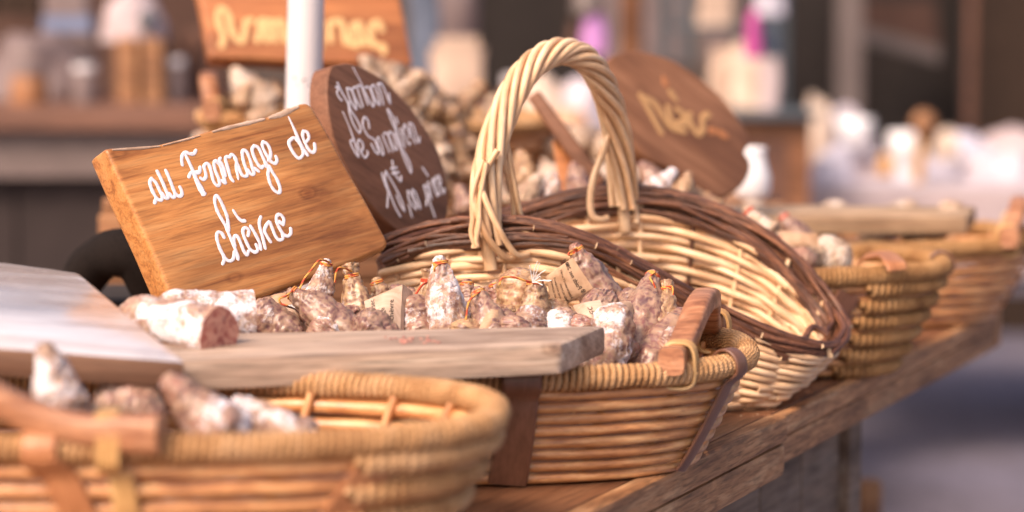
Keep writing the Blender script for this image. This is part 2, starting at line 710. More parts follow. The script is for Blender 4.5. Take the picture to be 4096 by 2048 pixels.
def masonry():
    m = NT('dark_stone_masonry')
    c = m.coord((1, 1, 1), rand=False)
    n1 = m.noise(c, 2.5, 6, .6)
    base = m.ramp(n1, [(.35, (.06, .042, .036)), (.6, (.10, .075, .065))])
    m.bump(n1, .4, .01)
    return m.out(base, .85, .2)


M['wall'] = masonry()
for k_, c_, r_ in [('cloth_white', (.50, .44, .49), .8), ('cloth_pink', (.44, .35, .36), .85), ('cloth_dark', (.026, .019, .017), .9),
                   ('cloth_brown', (.038, .021, .014), .9), ('cloth_rust', (.08, .04, .03), .9), ('grey_stone', (.155, .115, .108), .8),
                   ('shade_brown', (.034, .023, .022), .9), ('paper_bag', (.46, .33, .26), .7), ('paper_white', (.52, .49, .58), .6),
                   ('grey_plastic', (.17, .122, .12), .6), ('blue_print', (.16, .20, .32), .5), ('lilac', (.48, .22, .50), .6),
                   ('magenta', (.42, .06, .24), .6), ('dark_teal', (.07, .085, .10), .5), ('grey_metal', (.13, .10, .095), .5),
                   ('honey', (.58, .30, .10), .35), ('orange_jar', (.30, .13, .06), .45), ('peach', (.62, .36, .23), .6), ('cream', (.60, .46, .37), .6),
                   ('lid', (.50, .46, .48), .35), ('denim', (.10, .12, .17), .8), ('skin', (.5, .28, .2), .6)]:
    M[k_] = plain('plain_' + k_, c_, r_, .35, 14, .16, .1, .004)
M['porcelain'] = plain('white_glazed_porcelain', (.78, .76, .80), .12, .8, 10, .03, 0)
M['glass_jar'] = plain('cloudy_jar_glass', (.62, .62, .70), .08, .9, 10, .1, 0)

# ------------------------------------------------------------------ ground and the large setting
g = MB()
g.add([(-60, -30, -.8), (60, -30, -.8), (60, 90, -.8), (-60, 90, -.8)], [(0, 1, 2, 3)])
tag(g.build('pavement', M['ground'], frame=Matrix.Identity(4)), kind='structure')

# a long dark stone house closing the square behind the stalls
hx = empty('stone_house', (0, 13, -.8), 'long dark stone house closing the square behind the stalls', 'house')
MB().box((0, 13.3, 1.2), 14, .3, 2.0).build('wall', M['wall'], hx, smooth=False)
for i in range(9):
    x = -10.5 + i * 2.6
    fr_ = MB().box((x, 12.98, 1.9), .5, .04, .8, bev=.01).build('window', M['grey_wood'], hx, smooth=False)
    MB().box((x, 12.925, 1.9), .42, .01, .72).build('pane', M['dark_teal'], fr_, smooth=False)
for i in range(4):
    x = -9 + i * 5.6
    d = MB().box((x, 12.98, .25), .6, .05, 1.05, bev=.01).build('door', M['counter'], hx, smooth=False)
    MB().lathe((x + .45, 12.9, .2), [(.0, -.02), (.03, -.02), (.03, .02), (0, .02)], 10, Vector((0, 1, 0))).build('handle', M['grey_metal'], d)

# ------------------------------------------------------------------ the market table
E1 = Vector((.4327, .9015, 0))
E2 = Vector((-.9015, .4327, 0))
TC = Vector((.584, 2.80, 0))                     # far corner of the near long edge
ROT = math.atan2(E1.y, E1.x)
tbl_frame = Matrix.Translation(Vector((.0, 2.2, -.8))) @ Matrix.Rotation(ROT, 4, 'Z')
table = empty('market_table', None, 'long worn brown wooden market table carrying the row of baskets', 'table', frame=tbl_frame)
R3 = Matrix.Rotation(ROT, 3, 'Z')


def tbl(a, b, z):
    """a metres back from the far corner along the edge, b metres in from the edge"""
    return TC - E1 * a + E2 * b + Vector((0, 0, z))


def plank_piece(name, a0, a1, b0, b1, z0, z1, mat, bev=.003, wob=.0):
    c = tbl((a0 + a1) / 2, (b0 + b1) / 2, (z0 + z1) / 2)
    mb = MB().box(c, abs(a1 - a0) / 2, abs(b1 - b0) / 2, (z1 - z0) / 2, R3, bev=bev)
    return mb.build(name, mat, table, smooth=False)


AJ = .79
# top: planks side by side, each cut near the joint seen in the photograph
for i, bb in enumerate([(0.012, .175), (.178, .35), (.353, .53), (.533, .70), (.703, .87), (.873, 1.045)]):
    dz = [0, -.001, .0, -.0015, -.0005, 0][i]
    plank_piece('plank', .001, AJ - .002, bb[0], bb[1], -.022, dz - .001, M['table'])
    plank_piece('plank', AJ + .002, 2.3, bb[0], bb[1], -.022, dz, M['table'])
# edge boards: an upper and a lower strip, worn pale at the edge
e = plank_piece('edge_board', -.002, AJ - .002, -.004, .010, -.0205, -.0004, M['table_edge'], .004)
e = plank_piece('edge_board', -.001, AJ - .002, -.002, .026, -.046, -.0215, M['table_edge'], .003)
e = plank_piece('edge_board', AJ + .002, 2.3, -.010, .010, -.022, .0012, M['table_edge'], .004)
e = plank_piece('edge_board', AJ + .002, 2.3, -.008, .026, -.054, -.0235, M['table_edge'], .006)
e = plank_piece('end_board', -.026, -.004, -.003, 1.05, -.045, -.0005, M['table_edge'], .004)
# panelled underframe and legs
for i in range(14):
    a = .385 + .045 + i * .125
    plank_piece('panel_board', a + .001, a + .123, .056, .074, -.78, -.056, M['grey_wood'], .002)
plank_piece('leg', .385, .428, .045, .088, -.80, -.056, M['grey_wood'], .003)
plank_piece('leg', 2.2, 2.25, .045, .10, -.80, -.056, M['grey_wood'], .003)
plank_piece('leg', .02, .07, .97, 1.02, -.80, -.047, M['grey_wood'], .003)
plank_piece('leg', 2.2, 2.25, .97, 1.02, -.80, -.024, M['grey_wood'], .003)

# crumbs of mould and casing on the table top by the baskets
cb = MB()
for i in range(260):
    a, b = AJ + random.uniform(-.35, .35), abs(random.gauss(.0, .07)) + .015
    p = tbl(a, b, .0012)
    r = random.choice([.0004, .0005, .0006, .0011])
    cb.add([p + Vector((r, 0, 0)), p + Vector((-r * .6, r, 0)), p + Vector((-r * .5, -r, 0)), p + Vector((0, 0, r))],
           [(0, 1, 3), (1, 2, 3), (2, 0, 3), (0, 2, 1)])
tag(cb.build('crumbs', M['cut'], smooth=False), 'pale crumbs scattered on the table top beside the baskets', 'crumbs', kind='stuff')


# ------------------------------------------------------------------ rope-rimmed wicker baskets
class Basket:
    def __init__(s, cx, cy, ax, ay, rot, h, label, basescale=.74, z0=0.001, exp=2.5, group='rope rimmed wicker baskets on the table', rmat='rope', rowpitch=.0095, rimr=.0105):
        s.c, s.ax, s.ay, s.rot, s.h, s.bs, s.z0, s.e, s.rimr = Vector((cx, cy, 0)), ax, ay, math.radians(rot), h, basescale, z0, exp, rimr
        s.o = empty('wicker_basket', (cx, cy, z0), label, 'basket', group)
        s.rmat = rmat
        n = int((h - rimr) / rowpitch)
        pitch = (h - rimr * .8) / n
        for k in range(n):
            t = (k + .5) * pitch / h
            mb = MB()
            sd = random.uniform(0, 50)
            pts = []
            for i in range(110):
                th = 2 * math.pi * i / 110
                p = s.W(th, t, 0)
                wv = noise.noise(Vector((math.cos(th) * 3 + sd, math.sin(th) * 3, k)))
                pts.append(p + Vector((0, 0, wv * .0011)) + s.out(th) * (wv * .0012))
            mb.tube(pts, [pitch * .437 * (1 + .10 * nz(p, 40, sd)) for p in pts], 8, True)
            mb.build('rod', M['rod'], s.o)
        # inner uprights and floor
        for i in range(20):
            th = 2 * math.pi * (i + .5) / 20
            MB().tube([s.W(th, t, -.0065) for t in (0.03, .35, .65, .95)], .0035, 6).build('stake', M['rod'], s.o)
        mb = MB()
        ring = [s.W(2 * math.pi * i / 40, 0, -.002) for i in range(40)]
        mb.prism(ring, Vector((0, 0, .006)))
        mb.build('basket_floor', M['leather'], s.o, smooth=False)
        s.rope_arc(0, 2 * math.pi, 1.0, rimr, 'rope_rim', True)

    def out(s, th):
        v = Vector((math.cos(th) / s.ax, math.sin(th) / s.ay, 0)).normalized()
        return Matrix.Rotation(s.rot, 3, 'Z') @ v

    def W(s, th, t, off=0.0):
        k = s.bs + (1 - s.bs) * (max(t, 0) ** .85)
        c, si = math.cos(th), math.sin(th)
        q = 2.0 / s.e
        p = Vector((s.ax * k * math.copysign(abs(c) ** q, c), s.ay * k * math.copysign(abs(si) ** q, si), 0))
        p = Matrix.Rotation(s.rot, 3, 'Z') @ p
        p += s.c + s.out(th) * off
        p.z = s.z0 + t * s.h
        return p

    def rope_arc(s, a0, a1, t, r, name, closed=False, parent=None, cord=.0025, pitch=.0052):
        n = 160
        pts = [s.W(a0 + (a1 - a0) * i / n, t, 0) for i in range(n if closed else n + 1)]
        pts = resample(pts, 200 if closed else 90, closed)
        pts = [p + Vector((0, 0, .0009 * nz(p, 18, r * 100))) for p in pts]
        MB_ = MB()
        MB_.tube(pts, r - cord * 1.1, 8, closed, mi=1)
        # the cord winds round the core
        P2 = pts + [pts[0]] if closed else pts
        L = [0]
        for i in range(1, len(P2)):
            L.append(L[-1] + (P2[i] - P2[i - 1]).length)
        turns = int(L[-1] / pitch)
        per = 9
        hel = []
        k = 0
        for i in range(turns * per + (0 if closed else 1)):
            d = L[-1] * i / (turns * per)
            while k < len(L) - 2 and L[k + 1] < d:
                k += 1
            f = (d - L[k]) / (L[k + 1] - L[k])
            p = P2[k].lerp(P2[k + 1], f)
            tg = (P2[k + 1] - P2[k]).normalized()
            up = (Vector((0, 0, 1)) - tg * tg.z).normalized()
            b = tg.cross(up)
            a = 2 * math.pi * i / per
            rr = (r - cord) * (1 + .10 * nz(p, 60, 3) + .10 * math.sin(i // per * 12.9898) * .5)
            hel.append(p + (up * math.sin(a) + b * math.cos(a)) * rr)
        MB_.tube(hel, [cord * (1 + .22 * nz(p, 110, 7)) for p in hel], 6, closed)
        o = MB_.build(name, [M[s.rmat], M['core']], parent or s.o)
        return o

    def rope_rows(s, a0, a1, t0=.06, t1=.86, n=5, r=.009):
        for k in range(n):
            t = t0 + (t1 - t0) * k / (n - 1)
            pts_off = .004
            old = s.W
            s.W = lambda th, tt, off=0, o=old: o(th, tt, off + pts_off)
            s.rope_arc(a0, a1, t, r, 'rope_row', cord=.0034, pitch=.0072)
            s.W = old

    def strap(s, th, wdt=.03, mat='leather', lean=0.0, t0=0.02, over=True, thick=.0014, out=.0065, name='strap'):
        """a flat strap laid down the outside wall from over the rim to the base"""
        c = []
        rim = s.W(th, 1.0)
        o = s.out(th)
        if over:
            for a in (150, 120, 90, 60, 30, 0, -30):
                a = math.radians(a)
                c.append((th, rim + (o * math.cos(a) + Vector((0, 0, 1)) * math.sin(a)) * (s.rimr + .002)))
        for i in range(8):
            t = .84 - (.84 - t0) * i / 7
            tt = th + lean * (1 - t)
            c.append((tt, s.W(tt, t, out)))
        pts = cr([p for _, p in c], 3)
        mb = MB()
        tgl = Vector((0, 0, 1)).cross(o).normalized()
        nrm = []
        for i in range(len(pts)):
            tg_ = (pts[min(i + 1, len(pts) - 1)] - pts[max(i - 1, 0)]).normalized()
            nrm.append(tg_.cross(tgl).normalized())
        mb.tube(pts, wdt / 2, 12, ry=thick, ref=nrm, sq=.35)
        return mb.build(name, M[mat], s.o)

    def handle(s, th0, th1, hh=.042, ww=.0105, wh=.0085, mat='handle', lift=.011, ext=.022, leanout=.004):
        A, B = s.W(th0, 1.0), s.W(th1, 1.0)
        d = (B - A)
        L = d.length
        d.normalize()
        o = d.cross(Vector((0, 0, 1)))
        if o.dot(s.out((th0 + th1) / 2)) < 0:
            o = -o
        prof = [(-ext, 0), (-ext * .4, 0.0), (.10 * L, .003), (.20 * L, .35 * hh), (.33 * L, .85 * hh), (.5 * L, hh), (.67 * L, .85 * hh), (.80 * L, .35 * hh), (.90 * L, .003), (L + ext * .4, 0), (L + ext, 0)]
        pts = [A + d * x + Vector((0, 0, lift + z)) + o * (leanout + z * .25) for x, z in prof]
        pts = cr(pts, 4)
        mb = MB()
        up = Vector((0, 0, 1))
        refs = [Vector((0, 0, 1)) for _ in pts]
        n = len(pts)
        wws, whs = [], []
        for i in range(n):
            f = i / (n - 1)
            k = 1.25 if f < .14 or f > .86 else 1.0
            wws.append(ww)
            whs.append(wh * k)
        mb.tube(pts, whs, 16, ry=wws, ref=o, sq=.5)
        h = mb.build('handle', M[mat], s.o)
        # rattan bindings round handle and rim
        for (th, base, sg) in ((th0, A, 1), (th1, B, -1)):
            mbb = MB()
            cc = base + d * (sg * .004) + Vector((0, 0, .001))
            for j in range(5):
                q = cc + d * ((j - 2) * .0030)
                lp = []
                for i in range(22):
                    a = 2 * math.pi * i / 22
                    ca, sa = math.cos(a), math.sin(a)
                    rx, rz0 = .0130, (.0225 if sa > 0 else .0135)
                    lp.append(q + o * (math.copysign(abs(ca) ** .6, ca) * rx + .001) + Vector((0, 0, math.copysign(abs(sa) ** .6, sa) * rz0)) + d * (ca * .003))
                mbb.tube(lp, .0017, 6, True)
            mbb.build('rattan_binding', M['rattan'], h)
        return h


def th_at(b, u, v, t=1.0, near=True):
    """basket angle whose wall point at height t shows nearest to a measured column of the photograph"""
    best = None
    for i in range(720):
        th = 2 * math.pi * i / 720
        p = b.W(th, t)
        if near and b.out(th).y > .35:
            continue
        d = (p - CO)
        uu = 2048 + FPX * d.dot(cR) / d.dot(cF)
        vv = 1024 - FPX * d.dot(cU) / d.dot(cF)
        e_ = abs(uu - u) + .3 * abs(vv - v)
        if best is None or e_ < best[0]:
            best = (e_, th)
    return best[1]


# B1: the nearest basket, out of focus at the lower left
B1 = Basket(-.290, 1.548, .279, .128, 0, .098, 'nearest wicker basket, out of focus at the table corner, with a curved handle facing us', .80, rmat='rope', rowpitch=.0115)
B1.handle(math.radians(270 - 56), math.radians(270 + 6), .034, .011, .0095, ext=.03)
B1.rope_rows(math.radians(-50), math.radians(14), n=5)
B1.strap(th_at(B1, 1560, 1830), .026, 'leather_tan', lean=-.20, over=False)
B1.strap(th_at(B1, 170, 1850), .022, 'leather_tan', lean=.10)
B1.strap(th_at(B1, 470, 1850), .016, 'rattan', lean=.06, over=False, name='rattan_band')

# B2: the middle basket, heaped with sausages
B2 = Basket(-.055, 1.903, .248, .150, 0, .087, 'brown rope rimmed basket heaped with small sausages behind the weathered plank', .82, rmat='rope', rowpitch=.0092)
B2.strap(th_at(B2, 2075, 1550), .031, 'leather', out=.007)
B2.strap(th_at(B2, 2915, 1420), .014, 'leather', lean=-.05, out=.008)
B2.handle(math.radians(-47), math.radians(26), .034, .0102, .0088, ext=.016, leanout=-.002)

# B4: behind the willow basket to the right
B4 = Basket(.165, 2.385, .275, .133, 0, .105, 'brown basket with a stitched tan tab just behind the pale willow basket', .80, rmat='rope_dark', rowpitch=.0105)
B4.rope_rows(math.radians(-52), math.radians(10), n=6, r=.0085)
B4.strap(math.radians(-56), .028, 'leather', lean=-.14, over=False)
B4.strap(math.radians(-2), .012, 'leather', lean=0)
tb = MB()
pa = P(3460, 1050, 2.26)
tb.tube(cr([P(3440, 1046, 2.30), P(3480, 1022, 2.29), P(3545, 1020, 2.27), P(3580, 1052, 2.24), P(3590, 1082, 2.235)], 5), .011, 12, ry=.0012, ref=Vector((.1, -.5, .9)), sq=.35)
tb.build('leather_tab', M['leather_tan'], B4.o)

# B5: the farthest basket at the right end
B5 = Basket(.350, 2.765, .268, .150, 0, .094, 'farthest basket at the right end of the table with a pale plank laid across', .80, rmat='rope_dark', rowpitch=.0115)
B5.handle(math.radians(-40), math.radians(18), .030, .0105, .0095, ext=.018)
B5.strap(math.radians(-10), .02, 'leather_tan')

# raised back row of baskets, on an upturned crate
cr_o = empty('display_crate', (-.15, 2.87, 0), 'upturned wooden crate hidden behind the baskets and carrying the back row', 'crate')
for k in range(5):
    z = .012 + k * .026
    for sx in (-1, 1):
        MB().box((-.15, 2.87 + sx * .17, z), .33, .006, .011, bev=.002).build('slat', M['crate'], cr_o, smooth=False)
for k in range(5):
    MB().box((-.15 - .264 + k * .132, 2.87, .1395), .062, .17, .006, bev=.002).build('slat', M['crate'], cr_o, smooth=False)
for sx in (-1, 1):
    for sy in (-1, 1):
        MB().box((-.15 + sx * .315, 2.87 + sy * .155, .0665), .012, .012, .066).build('corner_post', M['crate'], cr_o, smooth=False)
B6 = Basket(-.235, 2.88, .145, .10, -8, .085, 'small orange basket behind the sign and the white pole', .72, z0=.147, rmat='rope', rowpitch=.011, group='baskets of the back row')
B6.handle(math.radians(158), math.radians(222), .035, .011, .010)
B7 = Basket(-.085, 2.86, .135, .12, 6, .08, 'back row basket of pale dried sausages behind the oval sign', .76, z0=.147, rmat='rope', rowpitch=.011, group='baskets of the back row')


# ------------------------------------------------------------------ willow basket with the tall twisted handle
def PP(l):
    return [P(*a) for a in l]


rim_pts = PP([(1560, 960, 2.11), (1750, 905, 2.085), (1950, 893, 2.08), (2130, 900, 2.08), (2330, 950, 2.08), (2520, 1040, 2.085), (2720, 1150, 2.09), (2920, 1260, 2.10),
              (3130, 1350, 2.105), (3300, 1385, 2.125), (3375, 1330, 2.165), (3330, 1220, 2.195), (3210, 1070, 2.21), (3060, 935, 2.22), (2890, 845, 2.23), (2700, 785, 2.235),
              (2480, 763, 2.235), (2280, 782, 2.23), (2080, 840, 2.22), (1850, 905, 2.20), (1650, 960, 2.17), (1540, 990, 2.14)])
rim = resample(cr(rim_pts, 8, True), 240, True)
rc = sum(rim, Vector()) / len(rim)
wc = Vector((.055, 2.145, 0))


def base_pt(i):
    # base oval, matched to the rim direction by direction
    p = rim[i % 240]
    d = Vector((p.x - wc.x, (p.y - wc.y), 0))
    a = math.atan2(d.y / .10, d.x / .26)
    q = 2 / 2.3
    c, si = math.cos(a), math.sin(a)
    return wc + Vector((.185 * math.copysign(abs(c) ** q, c) + .005, .075 * math.copysign(abs(si) ** q, si) + .02 * c, .004))


bpts = [base_pt(i) for i in range(240)]
outs = []
for i in range(240):
    d = rim[i] - rc
    e_ = Vector((d.x / .26 ** 2, d.y / .085 ** 2, 0)).normalized()
    outs.append(e_)


def WW(i, t, off=0):
    i = i % 240
    a, b = bpts[i], rim[i]
    p = a.lerp(b, t)
    xy = a.lerp(b, t ** .62)
    p = Vector((xy.x, xy.y, p.z))
    return p + outs[i] * off


wb = empty('willow_basket', (wc.x, wc.y, 0), 'pale willow basket with dark bark rim and tall twisted arch handle', 'basket')
NST = 20
NR = 18
for k in range(NR):
    t = .03 + .84 * k / (NR - 1)
    for part in range(3):
        i0 = part * 80 + (k * 37) % 60
        pts = []
        ln = random.randint(86, 100)
        for i in range(i0, i0 + ln):
            fe = (i - i0) / ln
            ph = math.pi * i * NST / 240 + math.pi * k
            lift = .0026 * nz(Vector((i * .05, k * 2.1, part)), 1.0)
            pts.append(WW(i, t, .0042 * math.cos(ph) - .0035 * max(0, fe - .94) / .06) + Vector((0, 0, lift)))
        rr = .0039 + random.uniform(-.0005, .0004)
        MB().tube(pts, [rr * (1.12 - .35 * (j / len(pts)) + .10 * nz(Vector((j * .2, k, part)))) for j in range(len(pts))], 7, capmi=1).build('weaver', [M['willow'], M['cut']], wb)
for i in range(NST):
    ii = i * 12 + 2
    mt = M['bark'] if i % 5 == 3 else M['willow']
    MB().tube([WW(ii, t, 0) for t in (0, .2, .4, .6, .8, .97)], .0024, 7).build('stake', mt, wb)
# woven floor
for k in range(9):
    s_ = .96 - k * .1
    pts = [wc + (bpts[i] - wc) * s_ + Vector((0, 0, .002)) for i in range(0, 240, 4)]
    for p in pts:
        p.z = .0045
    MB().tube(pts, .0035, 6, True).build('floor_rod', M['willow'], wb)
# dark bark twigs bound round the rim
NTW = 64
for k in range(NTW):
    ring = k % 7
    span = random.randint(85, 150)
    i0 = (k * 53 + random.randint(0, 12)) % 240
    r0 = random.uniform(.0018, .0031)
    pts, rad = [], []
    ph = random.uniform(0, 6.28)
    for j in range(0, span, 2):
        f = j / span
        ang = 2 * math.pi * ring / 7 + 1.1 * math.sin(2 * math.pi * f + ph) * .6 + f * 1.3
        ov = .0052 * math.cos(ang)
        dv = -.0095 + .0135 * math.sin(ang)
        end = max(0, (f - .93) / .07) + max(0, (.05 - f) / .05)
        i = i0 + j
        tdir = (bpts[i % 240] - rim[i % 240]).normalized()
        p = WW(i, 1.0, ov + end * .003) - tdir * dv + Vector((0, 0, .0008 * nz(Vector((j * .1, k, 0)))))
        pts.append(p)
        rad.append(r0 * (1.1 - .35 * f) * (1 + .16 * nz(p, 120, k) + (.28 if (j + k * 5) % 22 == 0 else 0)))
    MB().tube(pts, rad, 8, capmi=1).build('bark_twig', [M['bark'], M['cut']], wb)
# curled twig ends at the right tip
for k, (a, b_, c_) in enumerate([((3215, 1362, 2.12), (3250, 1310, 2.14), (3310, 1340, 2.14)), ((3300, 1215, 2.19), (3325, 1290, 2.17), (3280, 1345, 2.14)),
                                 ((3330, 1240, 2.19), (3372, 1320, 2.155), (3310, 1400, 2.12)), ((3345, 1250, 2.185), (3390, 1340, 2.15), (3320, 1420, 2.12))]):
    MB().tube(cr([P(*a), P(*b_), P(*c_)], 9), .0033, 8, capmi=1).build('bark_twig', [M['bark'], M['cut']], wb)
# the arch handle
hc = cr(PP([(1965, 1080, 2.070), (1948, 960, 2.072), (1940, 820, 2.075), (1955, 650, 2.08), (2008, 470, 2.09), (2075, 330, 2.10), (2150, 244, 2.115), (2250, 204, 2.135), (2345, 240, 2.155), (2405, 330, 2.175),
            (2452, 460, 2.20), (2482, 640, 2.22), (2493, 790, 2.23), (2500, 930, 2.225)]), 12)
hc = resample(hc, 110)
htop = MB()
hroot = MB().tube(hc, [.0085 if 8 < i < 100 else .006 for i in range(110)], 8).build('handle', M['willow'], wb)
NS = 11
for k in range(NS):
    pts = []
    i0, i1 = random.randint(2, 7), 110 - random.randint(2, 7)
    for i in range(i0, i1):
        f = i / 109
        tw = 2 * math.pi * 1.9 * (1 / (1 + math.exp(-(f - .5) * 6.5)))
        tg_ = (hc[min(i + 1, 109)] - hc[max(i - 1, 0)]).normalized()
        sidev = Vector((.75, -.66, 0))
        nn = (sidev - tg_ * sidev.dot(tg_)).normalized()
        bb = tg_.cross(nn)
        a = 2 * math.pi * k / NS - tw + .3 * math.sin(k * 2.1)
        rad_ = .0096 + .0022 * abs(f - .5) * 2
        pts.append(hc[i] + (nn * math.cos(a) * rad_ + bb * math.sin(a) * rad_))
    MB().tube(pts, [.0034 - .0003 * math.sin(k * 1.7)] * len(pts), 8, capmi=1).build('handle_strand', [M['willow'], M['cut']], hroot)
for l, r_ in (([(1968, 640, 2.065), (1905, 740, 2.062), (1898, 810, 2.058), (1914, 870, 2.055), (1953, 954, 2.055), (2010, 1022, 2.062), (2035, 1035, 2.068), (2075, 1026, 2.075)], .0031),
              ([(1990, 600, 2.065), (1925, 720, 2.062), (1942, 800, 2.056), (1987, 900, 2.053), (2030, 975, 2.058), (2068, 1020, 2.064), (2110, 1018, 2.075)], .003),
              ([(1935, 640, 2.06), (1893, 760, 2.058), (1893, 860, 2.056), (1885, 930, 2.056), (1898, 975, 2.056)], .0024),
              ([(1945, 650, 2.058), (1918, 800, 2.056), (1915, 890, 2.052), (1905, 960, 2.052), (1908, 985, 2.052)], .0023),
              ([(2015, 520, 2.09), (2040, 640, 2.09), (2062, 760, 2.09), (2085, 880, 2.10)], .0026),
              ([(2000, 560, 2.085), (2022, 660, 2.085), (2050, 780, 2.095), (2055, 880, 2.10)], .0024),
              ([(2440, 520, 2.205), (2415, 600, 2.20), (2378, 700, 2.20), (2362, 790, 2.198), (2368, 860, 2.195), (2400, 880, 2.195), (2430, 872, 2.20)], .0034)):
    MB().tube(cr(PP(l), 7), r_, 8, capmi=1).build('binding_strand', [M['willow'], M['cut']], hroot)


# ------------------------------------------------------------------ dry sausages
def sausage(p0, p1, r, mat, label, bend=(0, 0, 0), tuft=(0, 2), string=True, lump=.12, wrinkle=.09, group=None, cut=0, name='dry_sausage', cat='sausage', rings=62, seg=40, loose=None, twine='twine', taper=3.0):
    """p0 butt, p1 tied end; both in world space"""
    p0, p1 = Vector(p0), Vector(p1)
    mid = (p0 + p1) / 2 + Vector(bend)
    sd = random.uniform(0, 99)
    r *= 1.2
    L = (p1 - p0).length
    spine, rad = [], []
    for i in range(rings):
        f = i / (rings - 1)
        f2 = .5 - .5 * math.cos(math.pi * f) if not cut else f
        q = p0 * (1 - f2) ** 2 + mid * 2 * f2 * (1 - f2) + p1 * f2 * f2
        spine.append(q)
        s = f2 * L
        ends = []
        for j, (has, dd) in enumerate(((tuft[0], s), (tuft[1], L - s))):
            if has:
                tl = r * .6           # tuft length
                if has == 2:
                    x = min(dd / (r * 3.4), 1.0)
                    ends.append(r * (.20 + .80 * math.sin(x * math.pi / 2) ** .95) * (.7 if dd < .0006 else 1.0))
                elif dd < tl * .85:
                    ends.append(r * (.40 - .08 * dd / (tl * .85)) * (1.0 if dd > .0008 else .6))
                elif dd < tl:
                    ends.append(r * .30)
                else:
                    x = min((dd - tl) / (r * taper), 1.0)
                    ends.append(r * (.30 + .70 * math.sin(x * math.pi / 2) ** .9))
            elif cut and j == 0:
                ends.append(r)
            else:
                x = min(dd / (r * 1.0), 1.0)
                ends.append(r * math.sqrt(max(1 - (1 - x) ** 2, 0.0004)))
        rad.append(min(ends))
    # frames
    vv = []
    tg0 = (spine[1] - spine[0]).normalized()
    a = Vector((0, 0, 1)) if abs(tg0.z) < .9 else Vector((1, 0, 0))
    nn = (a - tg0 * a.dot(tg0)).normalized()
    neck = None
    for i in range(rings):
        tg_ = (spine[min(i + 1, rings - 1)] - spine[max(i - 1, 0)]).normalized()
        nn = (nn - tg_ * nn.dot(tg_)).normalized()
        bb = tg_.cross(nn)
        row = []
        for j in range(seg):
            th = 2 * math.pi * j / seg
            q = spine[i] + (nn * math.cos(th) + bb * math.sin(th)) * rad[i]
            k = 1 + lump * nz(q, 1.1 / r, sd) * 1.6 + lump * .7 * nz(q, 2.6 / r, sd + 5)
            # lengthwise creases, strongest toward the tied ends
            endk = 1.0 + 2.2 * (1 - min(rad[i] / r, 1))
            k += wrinkle * endk * noise.noise(Vector((math.cos(th) * 3.2 + sd, math.sin(th) * 3.2, i * .07)))
            rd = abs(noise.noise(Vector((math.cos(th) * 2.6 + sd, math.sin(th) * 2.6, i * 62 / rings * .16 + sd))))
            k -= wrinkle * 1.3 * max(0, 1 - rd * 6)
            if rad[i] < r * .6:
                k += .22 * noise.noise(Vector((math.cos(th) * 2.2 + sd, math.sin(th) * 2.2, i * .4)))
            k += wrinkle * .8 * noise.noise(Vector((math.cos(th) * 1.2 + sd, math.sin(th) * 1.2, i * .55 + sd)))
            row.append(spine[i] + (nn * math.cos(th) + bb * math.sin(th)) * (rad[i] * k))
        vv.append(row)
        if tuft[1] and neck is None and i > rings * .5 and rad[i] < r * .34:
            neck = (spine[i].copy(), tg_.copy(), nn.copy(), bb.copy())
    mb = MB()
    mb.grid(vv, True)
    n = len(mb.v)
    # close both ends
    m_ = 1 if cut else 0
    cvs = vv[0]
    cc = sum(cvs, Vector()) / seg
    mb.add(cvs + [cc + (spine[0] - spine[1]).normalized() * (.02 * r)], [((j + 1) % seg, j, seg) for j in range(seg)], m_)
    cvs = vv[-1]
    cc = sum(cvs, Vector()) / seg
    mb.add(cvs + [cc], [(j, (j + 1) % seg, seg) for j in range(seg)])
    o = mb.build(name, [M[mat], M['meat']])
    tag(o, label, cat, group)
    if string and neck:
        c, t_, n_, b_ = neck
        pts = []
        for i in range(26):
            a = 2 * math.pi * i / 12
            pts.append(c + (n_ * math.cos(a) + b_ * math.sin(a)) * (r * .31 + .0005) + t_ * ((i / 34 - .5) * .0045))
        if loose:
            pts = pts + cr([pts[-1]] + [P(*q) for q in loose], 7)[1:]
        MB().tube(pts, .0009, 6).build('string', M[twine], o)
    return o


G2 = 'small dry sausages heaped in the brown basket behind the plank'
SA = {}
SA['s3'] = sausage(P(1215, 1392, 1.89), P(1010, 1215, 1.90), .0125, 'saus_bare', 'red marbled sausage just right of the white cut salami, blunt end up', tuft=(0, 0), group=G2)
SA['s4'] = sausage(P(1465, 1400, 1.885), P(1150, 1160, 1.90), .0142, 'saus_bare', 'red marbled sausage below the orange sign with an orange string loop at its left', group=G2, bend=(0, 0, .004),
                   loose=[(1150, 1180, 1.885), (1118, 1195, 1.88), (1125, 1215, 1.88), (1150, 1222, 1.88)])
SA['s5'] = sausage(P(1255, 1290, 1.945), P(1310, 1035, 1.945), .0112, 'saus_white', 'small white sausage standing against the foot of the orange sign, string trailing left', group=G2,
                   loose=[(1280, 1040, 1.925), (1245, 1080, 1.915), (1215, 1120, 1.91), (1195, 1165, 1.905), (1190, 1175, 1.90)])
SA['s6'] = sausage(P(1460, 1380, 1.93), P(1398, 1052, 1.945), .0150, 'saus_tan', 'knobbly tan sausage with a wide pleated top, left of the handwritten paper label', tuft=(0, 1), group=G2, wrinkle=.09, lump=.1,
                   loose=[(1365, 1070, 1.925), (1345, 1090, 1.925), (1340, 1130, 1.925)])
SA['s7'] = sausage(P(1690, 1400, 1.90), P(1655, 1180, 1.92), .0125, 'saus_some', 'sausage with bright mould patches tucked right of the handwritten paper label', group=G2, tuft=(0, 0), string=False)
SA['s8'] = sausage(P(1680, 1330, 1.96), P(1716, 1075, 1.965), .0122, 'saus_tan', 'glossy sausage with a white knob tied by red string, behind the tall white one', tuft=(0, 1), group=G2, twine='twine_red',
                   loose=[(1690, 1140, 1.94), (1668, 1170, 1.935), (1655, 1190, 1.935)])
